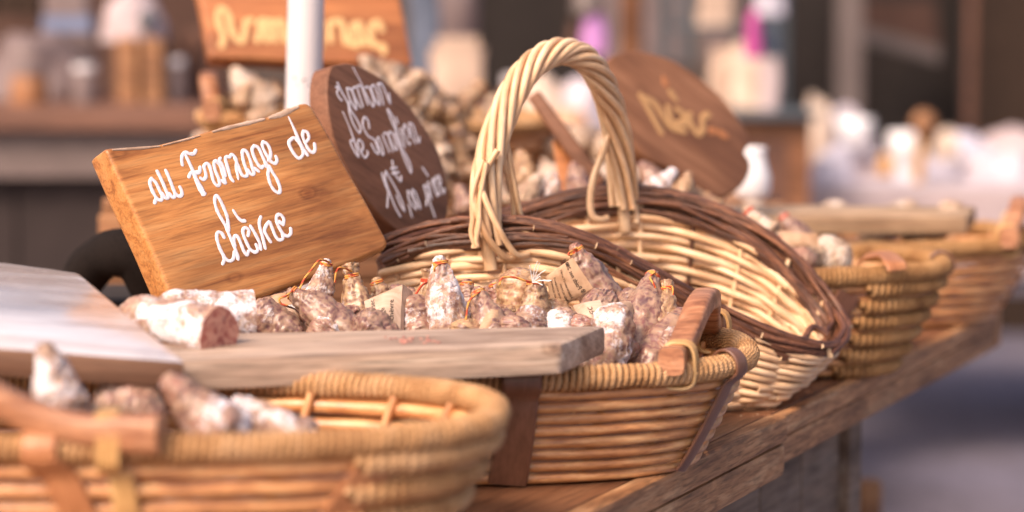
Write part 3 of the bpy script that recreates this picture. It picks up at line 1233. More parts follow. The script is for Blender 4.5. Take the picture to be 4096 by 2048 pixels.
SA['s9'] = sausage(P(1805, 1400, 1.90), P(1756, 1022, 1.915), .0158, 'saus_white', 'tall white mouldy sausage standing upright, topped by an orange string', group=G2, lump=.05,
                   loose=[(1742, 1065, 1.90), (1738, 1085, 1.90)])
SA['s10'] = sausage(P(2000, 1400, 1.87), P(1905, 1150, 1.895), .0145, 'saus_bare', 'reddish sausage wrapped in a torn paper strip in the middle of the heap', group=G2,
                    loose=[(1880, 1200, 1.875), (1866, 1260, 1.87), (1860, 1310, 1.87)])
SA['s10b'] = sausage(P(2080, 1385, 1.875), P(1960, 1270, 1.90), .0138, 'saus_bare', 'sausage lying flat between the torn paper strip and the small mouldy one', group=G2, tuft=(0, 0), string=False)
SA['s11'] = sausage(P(2060, 1330, 1.945), P(2085, 1070, 1.955), .0150, 'saus_tan', 'fat left half of the folded sausage pair tied with white threads', group=G2, tuft=(0, 0), string=False)
SA['s12'] = sausage(P(2145, 1400, 1.915), P(2140, 1100, 1.93), .0168, 'saus_tan', 'plump tan sausage tied off with a tuft of white nylon threads', group=G2, wrinkle=.08,
                    loose=[(2110, 1125, 1.915), (2060, 1110, 1.91), (2010, 1112, 1.905), (1998, 1140, 1.90)])
SA['s13'] = sausage(P(2100, 1400, 1.885), P(2140, 1222, 1.895), .0125, 'saus_some', 'short sausage with a white mould patch below the plump tied one', group=G2, tuft=(0, 0), string=False)
SA['s14'] = sausage(P(2255, 1400, 1.885), P(2240, 1230, 1.90), .0130, 'saus_white', 'white rounded sausage end just above the plank below the printed label', group=G2, tuft=(0, 0), string=False)
SA['s15'] = sausage(P(2460, 1290, 1.985), P(2290, 975, 1.985), .0155, 'saus_some', 'sausage leaning on the dark basket rim with the printed paper label tied on', group=G2, wrinkle=.07,
                    loose=[(2278, 1010, 1.965), (2276, 1022, 1.962)])
SA['s16'] = sausage(P(2470, 1290, 1.93), P(2330, 1195, 1.935), .0165, 'saus_bare', 'dark red domed sausage under the crumpled paper', group=G2, tuft=(0, 0), string=False)
SA['s17'] = sausage(P(2380, 1500, 1.845), P(2430, 1235, 1.885), .0150, 'saus_white', 'big curved sausage dusted with white at the right end of the plank', bend=(.016, 0, .006), group=G2, tuft=(0, 0), string=False)
SA['s17b'] = sausage(P(2290, 1480, 1.85), P(2480, 1440, 1.86), .0140, 'saus_some', 'sausage lying low behind the plank end with fine white dusting', group=G2, tuft=(0, 0), string=False)
SA['s18'] = sausage(P(2530, 1470, 1.89), P(2615, 1085, 1.955), .0148, 'saus_bare', 'long glossy red sausage standing with a gathered top and orange string', group=G2, wrinkle=.08,
                    loose=[(2600, 1110, 1.935), (2612, 1130, 1.93), (2622, 1152, 1.93)])
SA['s19'] = sausage(P(2590, 1470, 1.90), P(2668, 1125, 1.945), .0125, 'saus_tan', 'thin shiny sausage with bent brown top beside the wooden handle', tuft=(0, 1), group=G2, wrinkle=.1, bend=(.008, 0, 0),
                    loose=[(2690, 1150, 1.935), (2692, 1200, 1.93), (2700, 1235, 1.93)])
SA['s20'] = sausage(P(2560, 1500, 1.87), P(2755, 1265, 1.93), .0140, 'saus_bare', 'reddish sausage slanting under the wooden handle of the brown basket', group=G2, tuft=(0, 0), string=False, wrinkle=.07)
SA['s21'] = sausage(P(2700, 1420, 1.97), P(2700, 1230, 1.99), .0120, 'saus_bare', 'short dark sausage behind the slanting one by the handle', group=G2, tuft=(0, 0), string=False)
SA['s22'] = sausage(P(1930, 1290, 1.985), P(1850, 1150, 1.99), .0110, 'saus_tan', 'small brown sausage lying behind the torn paper strip', group=G2, tuft=(0, 0), string=False)
SA['s23'] = sausage(P(2050, 1260, 1.99), P(1900, 1180, 1.995), .0120, 'saus_some', 'small sausage in the shade behind the heap, against the pale wicker', group=G2, tuft=(0, 0), string=False)
# second layer that fills the basket below the visible ones
extra = [(1530, 1300, 1500, 1110, 1.965, 'saus_tan', 1, 'tan sausage peeping out behind the handwritten paper label'),
         (1890, 1300, 1868, 1115, 1.965, 'saus_bare', 1, 'dark reddish sausage behind and right of the tall white one'),
         (1990, 1300, 1975, 1120, 1.975, 'saus_some', 1, 'sausage with a frayed tip between the torn strip and the folded pair'),
         (2230, 1330, 2215, 1195, 1.94, 'saus_tan', 0, 'tan sausage filling the gap beneath the printed label'),
         (2410, 1400, 2560, 1225, 1.925, 'saus_some', 0, 'dusty sausage slanting behind the big curved one'),
         (1350, 1345, 1235, 1200, 1.935, 'saus_tan', 1, 'tan sausage behind the one with the orange string loop'),
         (1080, 1345, 1190, 1245, 1.95, 'saus_some', 0, 'sausage lying under the lower edge of the orange sign'),
         (2045, 1410, 2062, 1262, 1.872, 'saus_bare', 0, 'reddish sausage end pressed against the back of the plank, mid heap'),
         (2350, 1380, 2335, 1262, 1.885, 'saus_some', 0, 'dusty sausage end right of the white rounded one'),
         (1835, 1410, 1880, 1275, 1.872, 'saus_tan', 0, 'tan sausage end just right of the tall white one'),
         (1560, 1410, 1425, 1262, 1.872, 'saus_bare', 0, 'reddish sausage crossing below the handwritten paper label'),
         (2640, 1470, 2745, 1330, 1.885, 'saus_some', 0, 'lowest sausage tucked against the rope rim under the handle'),
         (1640, 1330, 1600, 1180, 1.945, 'saus_tan', 0, 'tan sausage pressed behind the folded edge of the handwritten label'),
         (1270, 1400, 1350, 1290, 1.875, 'saus_some', 0, 'dusty sausage end low in front of the orange stringed one')]
for a, b_, c_, d_, Y_, m_, tf, lb in extra:
    sausage(P(a, b_, Y_), P(c_, d_, Y_ + .008), .0130, m_, lb, tuft=(0, 2 * tf), string=bool(tf), group=G2, bend=(random.uniform(-.005, .005), 0, .003))
for a, b_, c_, d_, Y_, m_, lb in ((1230, 1330, 1440, 1240, 1.90, 'saus_some', 'long dusty sausage lying aslant below the orange stringed one'),
                                  (1700, 1250, 1560, 1150, 1.975, 'saus_bare', 'reddish sausage lying behind the handwritten label, tip toward the left'),
                                  (1890, 1330, 2060, 1235, 1.905, 'saus_tan', 'tan sausage lying aslant over the torn paper strip toward the right'),
                                  (2470, 1190, 2590, 1290, 1.965, 'saus_bare', 'dark sausage lying against the pale wicker left of the long glossy one'),
                                  (2540, 1440, 2420, 1330, 1.875, 'saus_some', 'dusty sausage lying low between the curved white one and the handle')):
    sausage(P(a, b_, Y_), P(c_, d_, Y_ + .01), .0125, m_, lb, tuft=(0, 2), string=False, group=G2, bend=(0, 0, .004), wrinkle=.1)
fill = [(1150, 1480, 1300, 1420, 1.93), (1350, 1480, 1550, 1430, 1.92), (1560, 1470, 1760, 1440, 1.94), (1750, 1490, 1950, 1430, 1.92), (1950, 1480, 2130, 1430, 1.93), (2120, 1480, 2300, 1420, 1.93),
        (2280, 1400, 2450, 1340, 1.93), (2480, 1470, 2640, 1400, 1.93), (1200, 1360, 1400, 1330, 1.98), (1500, 1360, 1700, 1330, 2.0), (1850, 1350, 2050, 1330, 2.0), (2200, 1330, 2400, 1290, 1.99),
        (2560, 1360, 2720, 1330, 1.98)]
for i, (a, b_, c_, d_, Y_) in enumerate(fill):
    sausage(P(a, b_, Y_), P(c_, d_, Y_ + .01), .0145, random.choice(['saus_bare', 'saus_some', 'saus_tan']), 'one of the marbled sausages half buried at the bottom of the heap behind the plank',
            tuft=(0, 0), string=False, group='sausages half buried at the bottom of the heap', rings=24, seg=18)

# white nylon threads
th_ = MB()
s0 = P(2130, 1130, 1.913)
for (a, b_) in ((2118, 1062), (2150, 1044), (2158, 1052), (2145, 1090), (2182, 1080), (2198, 1125), (2206, 1122), (2170, 1140), (2160, 1105)):
    e_ = P(a, b_, 1.905)
    th_.tube(cr([s0, s0.lerp(e_, .5) + Vector((random.uniform(-.001, .001), 0, .001)), e_], 5), .00038, 5)
th_.build('thread_tuft', M['thread'], SA['s12'])

# ------------------------------------------------------------------ paper labels with print
def text_mesh(body, size):
    cu = bpy.data.curves.new('t', 'FONT')
    cu.body = body
    cu.size = size
    cu.align_x = 'LEFT'
    cu.extrude = .00004
    cu.resolution_u = 2
    ob = bpy.data.objects.new('t', cu)
    COL.objects.link(ob)
    dg = bpy.context.evaluated_depsgraph_get()
    me = bpy.data.meshes.new_from_object(ob.evaluated_get(dg))
    vs = [v.co.copy() for v in me.vertices]
    fs = [tuple(p.vertices) for p in me.polygons]
    bpy.data.objects.remove(ob)
    bpy.data.curves.remove(cu)
    bpy.data.meshes.remove(me)
    return vs, fs


def sheet(corners, parent, mat, crumple=.0012, n=14, seed=1, bulge=.002, name='paper_label'):
    """quad of paper TL TR BR BL"""
    a, b, c, d = [Vector(q) for q in corners]
    nn = (b - a).cross(d - a).normalized()
    if nn.y > 0:
        nn = -nn

    def S_(x, y):
        q = a.lerp(b, x).lerp(d.lerp(c, x), y)
        return q + nn * (bulge * math.sin(math.pi * min(max(x, 0), 1)) * max(math.sin(math.pi * min(max(y, 0), 1)), 0) ** .5 + crumple * nz(q, 70, seed) * 2 + crumple * .6 * abs(nz(q, 190, seed)))
    mb = MB()
    fr = [[S_(i / n, j / n) for i in range(n + 1)] for j in range(n + 1)]
    mb.grid(fr)
    mb.grid([[p - nn * .0005 for p in r] for r in fr])
    o = mb.build(name, mat, parent)
    return o, S_, nn


def write_on(S_, nn, parent, body, x0, y0, size_h, width_scale, aspect, rot180=False, mat='ink', name='lettering', up=.00035):
    """lay text on a paper patch; x0,y0 = start of the baseline in patch units, size_h = letter height in patch units"""
    vs, fs = text_mesh(body, 1.0)
    out = []
    for v in vs:
        x = v.x * size_h * width_scale / aspect
        y = -v.y * size_h
        if rot180:
            x, y = -x, -y
        out.append(S_(x0 + x, y0 + y) + nn * (up + v.z))
    mb = MB().add(out, fs)
    return mb.build(name, M[mat], parent, smooth=False)


# label "200 g" on the leaning sausage: its text runs upside down, up the slope
o1, S1_, n1_ = sheet(PP([(2184, 1105, 1.955), (2290, 1030, 1.945), (2372, 1152, 1.945), (2212, 1252, 1.955)]), SA['s15'], M['kraft'], .0006, 16, 3, .003)


def S1r(x, y):      # reading frame: x runs from lower right to upper ... along the 200 g line
    return S1_(1 - y, 1 - x)


write_on(S1r, n1_, o1, 'Poids net 200 g', .16, .28, .15, 1.0, 1.0, name='print')
for i, t_ in enumerate(['A conserver entre +2°C et +18°C', 'Produit sec, pur porc', 'Saucisson sec, porc origine U.E.', 'Viande de porc, sel, poivre, ail']):
    write_on(S1r, n1_, o1, t_, .06, .50 + i * .12, .085, .72, 1.0, name='print')
for (x, y) in ((.07, .20), (.93, .22)):
    mb = MB()
    mb.tube([S1r(x + .045 * math.cos(a), y + .045 * math.sin(a)) + n1_ * .0004 for a in [2 * math.pi * k / 18 for k in range(18)]], .0002, 4, True)
    mb.tube([S1r(x - .03, y - .02) + n1_ * .0004, S1r(x + .02, y + .03) + n1_ * .0004], .0002, 4)
    mb.tube([S1r(x + .02, y - .03) + n1_ * .0004, S1r(x - .01, y + .03) + n1_ * .0004], .0002, 4)
    mb.build('print', M['ink'], o1)

# handwritten label "sec fromage ..." left of the tall white sausage
o2, S2_, n2_ = sheet(PP([(1456, 1205, 1.90), (1610, 1138, 1.905), (1600, 1345, 1.89), (1485, 1345, 1.885)]), SA['s7'], M['kraft_pale'], .0008, 16, 8, .0035)
o2['label'] = 'pale kraft label handwritten with black ink'


def S2r(x, y):
    return S2_(y, 1 - x)


for k, (t_, x, y, h_) in enumerate([('Saucisson sec', .04, .26, .20), ('fromage', .08, .52, .20), ('de chèvre', .10, .78, .20)]):
    write_on(S2r, n2_, o2, t_, x, y, h_, .95, 1.15, name='handwriting')
o3, S3_, n3_ = sheet(PP([(1612, 1139, 1.905), (1650, 1165, 1.918), (1648, 1270, 1.912), (1596, 1345, 1.89)]), SA['s7'], M['kraft_pale'], .0006, 10, 4, .0008)
for i in range(3):
    write_on(lambda x, y: S3_(y, 1 - x), n3_, o3, 'sec 200 g net', .12, .35 + i * .22, .11, .8, 1.0, name='print')
# crumpled greased paper "Sec" over the domed sausage
o4, S4_, n4_ = sheet(PP([(2292, 1222, 1.905), (2400, 1200, 1.90), (2440, 1280, 1.875), (2330, 1300, 1.885)]), SA['s16'], M['kraft_pale'], .0012, 16, 5, .003)
write_on(lambda x, y: S4_(1 - y * .9, 1 - x), n4_, o4, 'Sec', .10, .62, .42, 1.0, 1.0, name='handwriting')
o5, S5_, n5_ = sheet(PP([(2400, 1203, 1.902), (2520, 1212, 1.915), (2540, 1265, 1.905), (2440, 1285, 1.878)]), SA['s16'], M['kraft_pale'], .0018, 16, 15, .004)
write_on(lambda x, y: S5_(1 - y, 1 - x), n5_, o5, 'Fromage', .08, .45, .24, .6, 1.0, name='handwriting')
# torn strip over the middle sausage
o6, S6_, n6_ = sheet(PP([(1955, 1235, 1.872), (1992, 1240, 1.873), (2000, 1345, 1.865), (1900, 1345, 1.862)]), SA['s10'], M['kraft'], .0008, 10, 6, .003)
# paper scraps under the big sign and hanging from the right end
o7, S7_, n7_ = sheet(PP([(1045, 1190, 1.945), (1235, 1150, 1.95), (1245, 1200, 1.94), (1085, 1235, 1.94)]), SA['s3'], M['kraft'], .0006, 8, 9, .001)
o8, S8_, n8_ = sheet(PP([(1130, 1225, 1.90), (1180, 1240, 1.90), (1220, 1330, 1.895), (1150, 1300, 1.895)]), SA['s3'], M['kraft_pale'], .0006, 8, 19, .002)
write_on(S8_, n8_, o8, 'saucisson', .08, .4, .2, .7, 1.0, name='print')
o9, S9_, n9_ = sheet(PP([(2885, 1520, 2.0), (2915, 1515, 2.0), (2918, 1570, 1.995), (2880, 1575, 1.99)]), SA['s21'], M['kraft_pale'], .0006, 8, 29, .001)
write_on(lambda x, y: S9_(x, y), n9_, o9, 'S', .35, .75, .5, 1, 1.0, name='print')

# ------------------------------------------------------------------ weathered plank and glossy board lying across the baskets
def board3(c, th, mat, label, name='wooden_plank', cat='plank', bev=.004, rough=.0008, kids=None, group=None):
    """c: four world corners of the top face (front-left, front-right, back-right, back-left)"""
    c = [Vector(q) for q in c]
    x = (c[1] - c[0]).normalized()
    n = x.cross(c[3] - c[0]).normalized()
    if n.z < 0:
        n = -n
    y = n.cross(x)
    o = sum(c, Vector()) / 4 - n * th
    fr = Matrix(((x.x, y.x, n.x, o.x), (x.y, y.y, n.y, o.y), (x.z, y.z, n.z, o.z), (0, 0, 0, 1)))
    # outline with a slightly uneven edge
    ol = []
    for i in range(4):
        a, b = c[i], c[(i + 1) % 4]
        k = max(2, int((b - a).length / .02))
        for j in range(k):
            q = a.lerp(b, j / k)
            q = o + n * th + ((q - o) - n * (q - o).dot(n))
            q += (q - o).normalized() * (nz(q, 25, th * 99) * rough * 1.5 if j else 0)
            ol.append(q)
    mb = MB().prism(ol, -n * th, bev=bev)
    ob = mb.build(name, mat, None, frame=fr, smooth=True, angle=38)
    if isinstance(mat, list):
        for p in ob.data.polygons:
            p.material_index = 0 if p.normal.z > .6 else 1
    return tag(ob, label, cat, group)


Zp = .1215
pl = board3([PZ(640, 1442, Zp), PZ(2245, 1376, Zp), PZ(2425, 1300, Zp), PZ(640, 1336, Zp)], .0235, M['old_plank'], 'weathered grey brown plank lying across the front baskets with a splayed sawn end', bev=.005)
# glossy brown board at the far left, sky glare coloured into its top
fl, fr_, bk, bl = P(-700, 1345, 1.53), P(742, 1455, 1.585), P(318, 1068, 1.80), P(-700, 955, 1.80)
board3([fl, fr_, bk, bl], .021, [M['board_glare'], M['board_side']], 'glossy brown chopping board at the left, sky glare painted pale on its top, tipped toward us and cropped by the frame', 'chopping_board', 'board', .004, .0004)
# far plank on the last basket
board3([P(2760, 862, 2.64), P(3868, 868, 2.64), P(3905, 822, 2.76), P(2780, 818, 2.76)], .020, M['tan_plank'], 'pale plank laid across the farthest basket at the right', bev=.004)

# crumbs of red and white on the weathered plank
cm = MB()
for i in range(26):
    q = PZ(random.gauss(1640, 60), random.gauss(1362, 7), Zp + .0004)
    r = random.uniform(.0006, .0018)
    cm.lathe(q, [(r, 0), (r * .8, .0006), (0.0001, .001)], 7, jit=.5)
tag(cm.build('sausage_crumbs', M['meat']), 'red and white crumbs left on top of the weathered plank', 'crumbs', kind='stuff')

# two white cut salamis on the plank
SL = 'big white moulded salamis lying on the weathered plank'
sausage(P(880, 1338, 1.70), P(490, 1275, 1.765), .0170, 'saus_white', 'front white salami on the plank, its red cut end facing right', cut=1, tuft=(0, 0), string=False, group=SL, lump=.05, wrinkle=.03, name='salami', cat='salami')
sausage(P(1004, 1276, 1.825), P(600, 1268, 1.80), .0185, 'saus_white', 'rear white salami on the plank, leaning on the orange sign', cut=1, tuft=(0, 0), string=False, group=SL, lump=.05, wrinkle=.03, name='salami', cat='salami')

# sausages of the nearest basket
G1 = 'sausages in the nearest basket'
sausage(P(270, 1690, 1.49), P(172, 1372, 1.50), .0195, 'saus_white', 'white pointed sausage sticking up at the far left behind the handle', group=G1, string=False)
sausage(P(640, 1700, 1.58), P(400, 1560, 1.60), .0165, 'saus_some', 'dark sausage lying in shade under the chopping board', group=G1, tuft=(0, 0), string=False)
sausage(P(960, 1800, 1.50), P(655, 1510, 1.52), .0200, 'saus_some', 'plump tan sausage pointing up behind the rope rim of the nearest basket', group=G1, string=False)
sausage(P(1250, 1830, 1.53), P(930, 1600, 1.55), .0175, 'saus_white', 'white mouldy sausage resting on the rope rim of the nearest basket', group=G1, string=False)
sausage(P(500, 1850, 1.50), P(350, 1650, 1.52), .0175, 'saus_tan', 'tan sausage behind the white one at the far left', group=G1, tuft=(0, 0), string=False)
for i in range(9):
    x0 = -.50 + i * .045
    sausage((x0, 1.50 + .02 * (i % 3), .03 + .012 * (i % 2)), (x0 + .07, 1.60, .035 + .01 * ((i + 1) % 2)), .0165, 'saus_some', 'one of the sausages lying deep inside the nearest basket', tuft=(0, 0), string=False,
            group='sausages deep inside the nearest basket', rings=22, seg=16)

# sausages of the basket behind the willow one
G4 = 'sausages in the basket behind the willow basket'
sausage(P(3090, 960, 2.36), P(2975, 828, 2.37), .0160, 'saus_pale', 'pale tagged sausage with a red string behind the dark willow rim', group=G4, string=True, twine='twine_red')
sa = sausage(P(3290, 1080, 2.33), P(3100, 940, 2.35), .0185, 'saus_pale', 'white wrapped sausage with an oval paper tag between the dark rim and the rope rim', group=G4, string=True, twine='twine_red')
ov, Sov, nov = sheet(PP([(3120, 925, 2.31), (3270, 935, 2.305), (3275, 985, 2.30), (3130, 985, 2.30)]), sa, M['kraft'], .0004, 10, 2, .003)
sausage(P(3385, 1085, 2.32), P(3270, 965, 2.35), .0150, 'saus_pale', 'grey white sausage end resting against the rope rim', group=G4, tuft=(0, 0), string=False)
sausage(P(3260, 1070, 2.30), P(3150, 1010, 2.31), .0125, 'saus_some', 'short white sausage under the tagged one', group=G4, tuft=(0, 0), string=False)
sausage(P(3230, 1000, 2.42), P(3120, 850, 2.43), .0150, 'saus_bare', 'red sausage with a red string behind the tagged one', group=G4, twine='twine_red')
for i, (a, b_, c_, d_, Y_, m_, lb) in enumerate([
        (2080, 840, 2160, 700, 2.36, 'saus_pale', 'pale sausage seen under the left part of the arch handle'),
        (2200, 830, 2210, 690, 2.38, 'saus_white', 'whitish sausage seen through the middle of the arch handle'),
        (2330, 800, 2290, 650, 2.42, 'saus_bare', 'brown sausage seen through the arch handle beside the edge-on board'),
        (2120, 760, 2080, 600, 2.46, 'saus_tan', 'tan sausage seen through the arch behind the pale one'),
        (2600, 790, 2700, 680, 2.40, 'saus_white', 'white sausage lying just right of the handle behind the dark rim'),
        (2720, 830, 2760, 690, 2.38, 'saus_tan', 'brown sausage leaning below the blurred oval sign'),
        (2640, 760, 2560, 650, 2.45, 'saus_bare', 'dark red sausage below the left of the blurred oval sign'),
        (2860, 860, 2760, 760, 2.40, 'saus_tan', 'tan sausage behind the highest stretch of the dark rim'),
        (1880, 860, 1830, 740, 2.38, 'saus_bare', 'reddish sausage just left of the arch handle foot'),
        (1990, 840, 1990, 680, 2.44, 'saus_pale', 'pale sausage behind the left foot of the arch handle')]):
    sausage(P(a, b_, Y_), P(c_, d_, Y_ + .02), .0165, m_, lb, group=G4, tuft=(0, 2), string=False, lump=.2, wrinkle=.16, rings=36, seg=26)
for i in range(16):
    x0 = -.06 + (i % 8) * .052
    z0 = .04 + .03 * (i // 8)
    sausage((x0, 2.33 + .03 * (i % 2), z0), (x0 + .06, 2.44, z0 + .005), .0170, random.choice(['saus_pale', 'saus_some', 'saus_tan']), 'one of the sausages packed low in the basket behind the willow one',
            tuft=(0, 0), string=False, group='sausages packed low behind the willow basket', rings=20, seg=14)
# last basket
for i, (x0, y0, z0, lb) in enumerate([(.50, 2.72, .13, 'whitish sausage end showing past the right end of the far plank'), (.46, 2.80, .125, 'brown sausage beyond the right end of the far plank'),
                                      (.38, 2.84, .12, 'sausage behind the middle of the far plank'), (.28, 2.84, .12, 'sausage behind the left part of the far plank')]):
    sausage((x0 - .04, y0, z0 - .04), (x0 + .035, y0 + .02, z0), .0170, 'saus_pale', lb, tuft=(0, 0), string=False, group='sausages in the farthest basket', rings=24, seg=18)
for i in range(8):
    x0 = .16 + i * .042
    sausage((x0, 2.69, .045), (x0 + .03, 2.82, .05), .0170, 'saus_some', 'one of the sausages packed low in the farthest basket', tuft=(0, 0), string=False, group='sausages packed low in the farthest basket', rings=18, seg=14)

# back row heaps
G6 = 'pale dried sausages heaped behind the oval sign'
bh = [(1500, 420, 1470, 220, 2.72), (1560, 430, 1580, 250, 2.74), (1640, 460, 1660, 280, 2.75), (1730, 520, 1700, 330, 2.74), (1800, 560, 1790, 380, 2.76), (1880, 600, 1850, 420, 2.78), (1700, 640, 1640, 440, 2.68),
      (1790, 700, 1740, 520, 2.66), (1860, 740, 1830, 570, 2.68), (1940, 640, 1930, 470, 2.78), (1760, 780, 1690, 640, 2.64), (1850, 420, 1940, 340, 2.84), (1600, 330, 1500, 250, 2.80), (1960, 520, 1990, 380, 2.84),
      (1680, 330, 1760, 400, 2.82), (1560, 560, 1540, 400, 2.70), (2040, 640, 2010, 500, 2.78), (1640, 560, 1600, 420, 2.70), (1450, 330, 1530, 300, 2.74), (1590, 380, 1700, 300, 2.70), (1720, 420, 1820, 470, 2.72), (1640, 500, 1760, 560, 2.66), (1780, 640, 1900, 560, 2.70), (1820, 500, 1900, 700, 2.70),
      (1560, 290, 1640, 350, 2.78), (1900, 760, 1960, 600, 2.70), (1700, 700, 1850, 800, 2.60), (1500, 520, 1620, 600, 2.66)]
for i, (a, b_, c_, d_, Y_) in enumerate(bh):
    m_ = ['saus_pale', 'saus_pale', 'saus_tan'][i % 3]
    lb = {0: 'topmost pale sausage just above the oval sign', 11: 'orange brown sausage lying across the top of the back heap', 13: 'rightmost sausage of the back heap near the arch handle',
          1: 'pale sausage touching the lower edge of the orange brown Armagnac board', 14: 'pale sausage slanting at the top right of the back heap', 12: 'pale sausage lying flat just under the Armagnac board',
          10: 'lowest pale sausage of the back heap beside the arch handle foot', 16: 'sausage of the back heap showing inside the left side of the arch', 4: 'pale sausage standing midway between the oval sign and the arch handle',
          18: 'short sausage across the top left of the back heap', 26: 'sausage wedged low against the edge of the oval sign', 7: 'sausage of the back heap touching the right rim of the oval sign',
          24: 'thin sausage lying right under the Armagnac board corner', 25: 'sausage lowest and rightmost behind the arch handle foot'}.get(i, 'one of the pale wrinkled sausages heaped out of focus behind the oval sign')
    sausage(P(a, b_, Y_), P(c_, d_, Y_ + .01), .0245, m_, lb, group=G6, string=False, tuft=(i % 2, 1), lump=.22, wrinkle=.2, rings=36, seg=26)
for i, (a, b_, c_, d_, Y_, m_, lb) in enumerate([(1080, 470, 930, 270, 2.80, 'saus_pale', 'large wrinkled pale sausage rising from the small orange basket'), (1120, 420, 1090, 320, 2.84, 'saus_tan', 'brown sausage beside the white pole in the small basket'),
                                                 (1000, 500, 1100, 430, 2.78, 'saus_pale', 'sausage lying across the small orange basket'), (960, 440, 1000, 330, 2.78, 'saus_tan', 'tan sausage at the front of the small orange basket')]):
    sausage(P(a, b_, Y_), P(c_, d_, Y_ + .01), .027 if i == 0 else .018, m_, lb, group='sausages in the small orange basket', string=False, lump=.12, wrinkle=.1, rings=26, seg=20)
for i in range(6):
    x0 = -.38 + i * .04
    sausage((x0, 2.84, .20), (x0 + .03, 2.93, .205), .016, 'saus_pale', 'one of the sausages packed low in the small orange basket', tuft=(0, 0), string=False, group='sausages packed low in the small basket', rings=16, seg=12)
for i in range(8):
    x0 = -.07 + i * .03
    sausage((x0, 2.80, .195 + .01 * (i % 2)), (x0 + .02, 2.94, .20), .0165, 'saus_pale', 'one of the sausages packed low in the back row basket', tuft=(0, 0), string=False, group='sausages packed low in the back row basket', rings=16, seg=12)


# ------------------------------------------------------------------ wooden signs with brushed lettering
def sign(name, outline, plane, th, mat, label, bev=.004, smoothn=0, rough=.0):
    """outline: photo columns/rows of the front face, plane: three measured (u, v, Y)"""
    a, b, c = [P(*q) for q in plane]
    x = (b - a).normalized()
    n = x.cross(c - a).normalized()
    if n.y > 0:
        n = -n
    y = n.cross(x)
    pts = [onplane(u, v, a, n) for u, v in outline]
    if smoothn:
        pts = cr(pts, smoothn, True)
    o = sum(pts, Vector()) / len(pts)
    fr = Matrix(((x.x, y.x, n.x, o.x), (x.y, y.y, n.y, o.y), (x.z, y.z, n.z, o.z), (0, 0, 0, 1)))
    ob = MB().prism(pts, -n * th, bev=bev, seg=3).build(name, mat, None, frame=fr, smooth=True, angle=42)
    tag(ob, label, 'sign')
    return ob, a, n


def letters(ob, a, n, words, off, sc, mat, w=.0034, name='lettering'):
    """words: list of (word, [stroke, ...]); a stroke is a list of (x, y[, width factor]) in the tracing's own units"""
    for word, strokes in words:
        mb = MB()
        for st in strokes:
            q3 = [Vector((q[0], q[1], (q[2] if len(q) > 2 else 1.0))) for q in st]
            q3 = cr(q3, 5) if len(q3) > 1 else q3
            pts = [onplane(off[0] + q.x * sc, off[1] + q.y * sc, a, n) for q in q3]
            ws = [w / 2 * q.z * (1 + .22 * nz(Vector((q.x * .02, q.y * .02, off[0])))) for q in q3]
            if len(pts) < 2:
                continue
            # rounded ends
            d0 = (pts[0] - pts[1]).normalized()
            d1 = (pts[-1] - pts[-2]).normalized()
            k = w / 2
            pts = [pts[0] + d0 * k * .9, pts[0] + d0 * k * .55] + pts + [pts[-1] + d1 * k * .55, pts[-1] + d1 * k * .9]
            ws = [ws[0] * .35, ws[0] * .8] + ws + [ws[-1] * .8, ws[-1] * .35]
            pts = [p + n * .0001 for p in pts]
            mb.tube(pts, ws, 8, ry=.00022, ref=n)
        o = mb.build(name, mat, ob)
        o['label'] = 'painted word ' + word if word else 'faded painted marks'
        if not word:
            o['kind'] = 'stuff'


fro = [(330, 628), (352, 612), (429, 590), (560, 583), (640, 576), (760, 545), (880, 508), (1000, 480), (1120, 452), (1205, 412), (1232, 410), (1262, 445), (1320, 540), (1390, 670), (1470, 810), (1540, 950), (1553, 978), (1535, 1000),
       (1450, 1035), (1340, 1080), (1230, 1120), (1120, 1160), (1000, 1205), (850, 1250), (720, 1288), (690, 1215), (600, 1010), (500, 790)]
fro = [(420, 592), (560, 584), (640, 576), (760, 545), (880, 510), (1000, 482), (1120, 452), (1205, 413), (1230, 408), (1256, 432), (1320, 540), (1390, 670), (1470, 810), (1543, 945), (1556, 975), (1540, 1000),
       (1450, 1036), (1340, 1080), (1230, 1122), (1120, 1163), (1000, 1206), (850, 1255), (735, 1290), (690, 1200), (600, 990), (500, 775)]
sg, sa_, sn_ = sign('wooden_sign', fro, [(420, 600, 1.905), (1230, 410, 2.045), (690, 1200, 1.885)], .030, M['sign'],
                    'amber stained board sign lettered in white with au Fromage de chèvre', bev=.0045)
k_ = .28727
we = MB()
for (x0_, x1_, hw_) in ((450, 640, .0016), (650, 800, .0011), (850, 1060, .0022), (1075, 1195, .0030)):
    tp_ = [q for q in fro[:9] if x0_ - 200 < q[0] < x1_ + 200]
    pts = []
    for i in range(24):
        xx = x0_ + (x1_ - x0_) * i / 23
        for q0, q1 in zip(fro[:8], fro[1:9]):
            if q0[0] <= xx <= q1[0]:
                yy = q0[1] + (q1[1] - q0[1]) * (xx - q0[0]) / (q1[0] - q0[0])
        pts.append(onplane(xx, yy + 9, sa_, sn_) - sn_ * .0006)
    we.tube(pts, [hw_ * (.4 + .7 * abs(nz(Vector((i * .35, x0_, 0)))) + .5 * math.sin(math.pi * i / 23)) for i in range(24)], 8, ry=.0011, ref=sn_)
o = we.build('worn_edge', M['kraft_pale'], sg)
o['label'] = 'pale chipped varnish along the top edge'
o['kind'] = 'stuff'
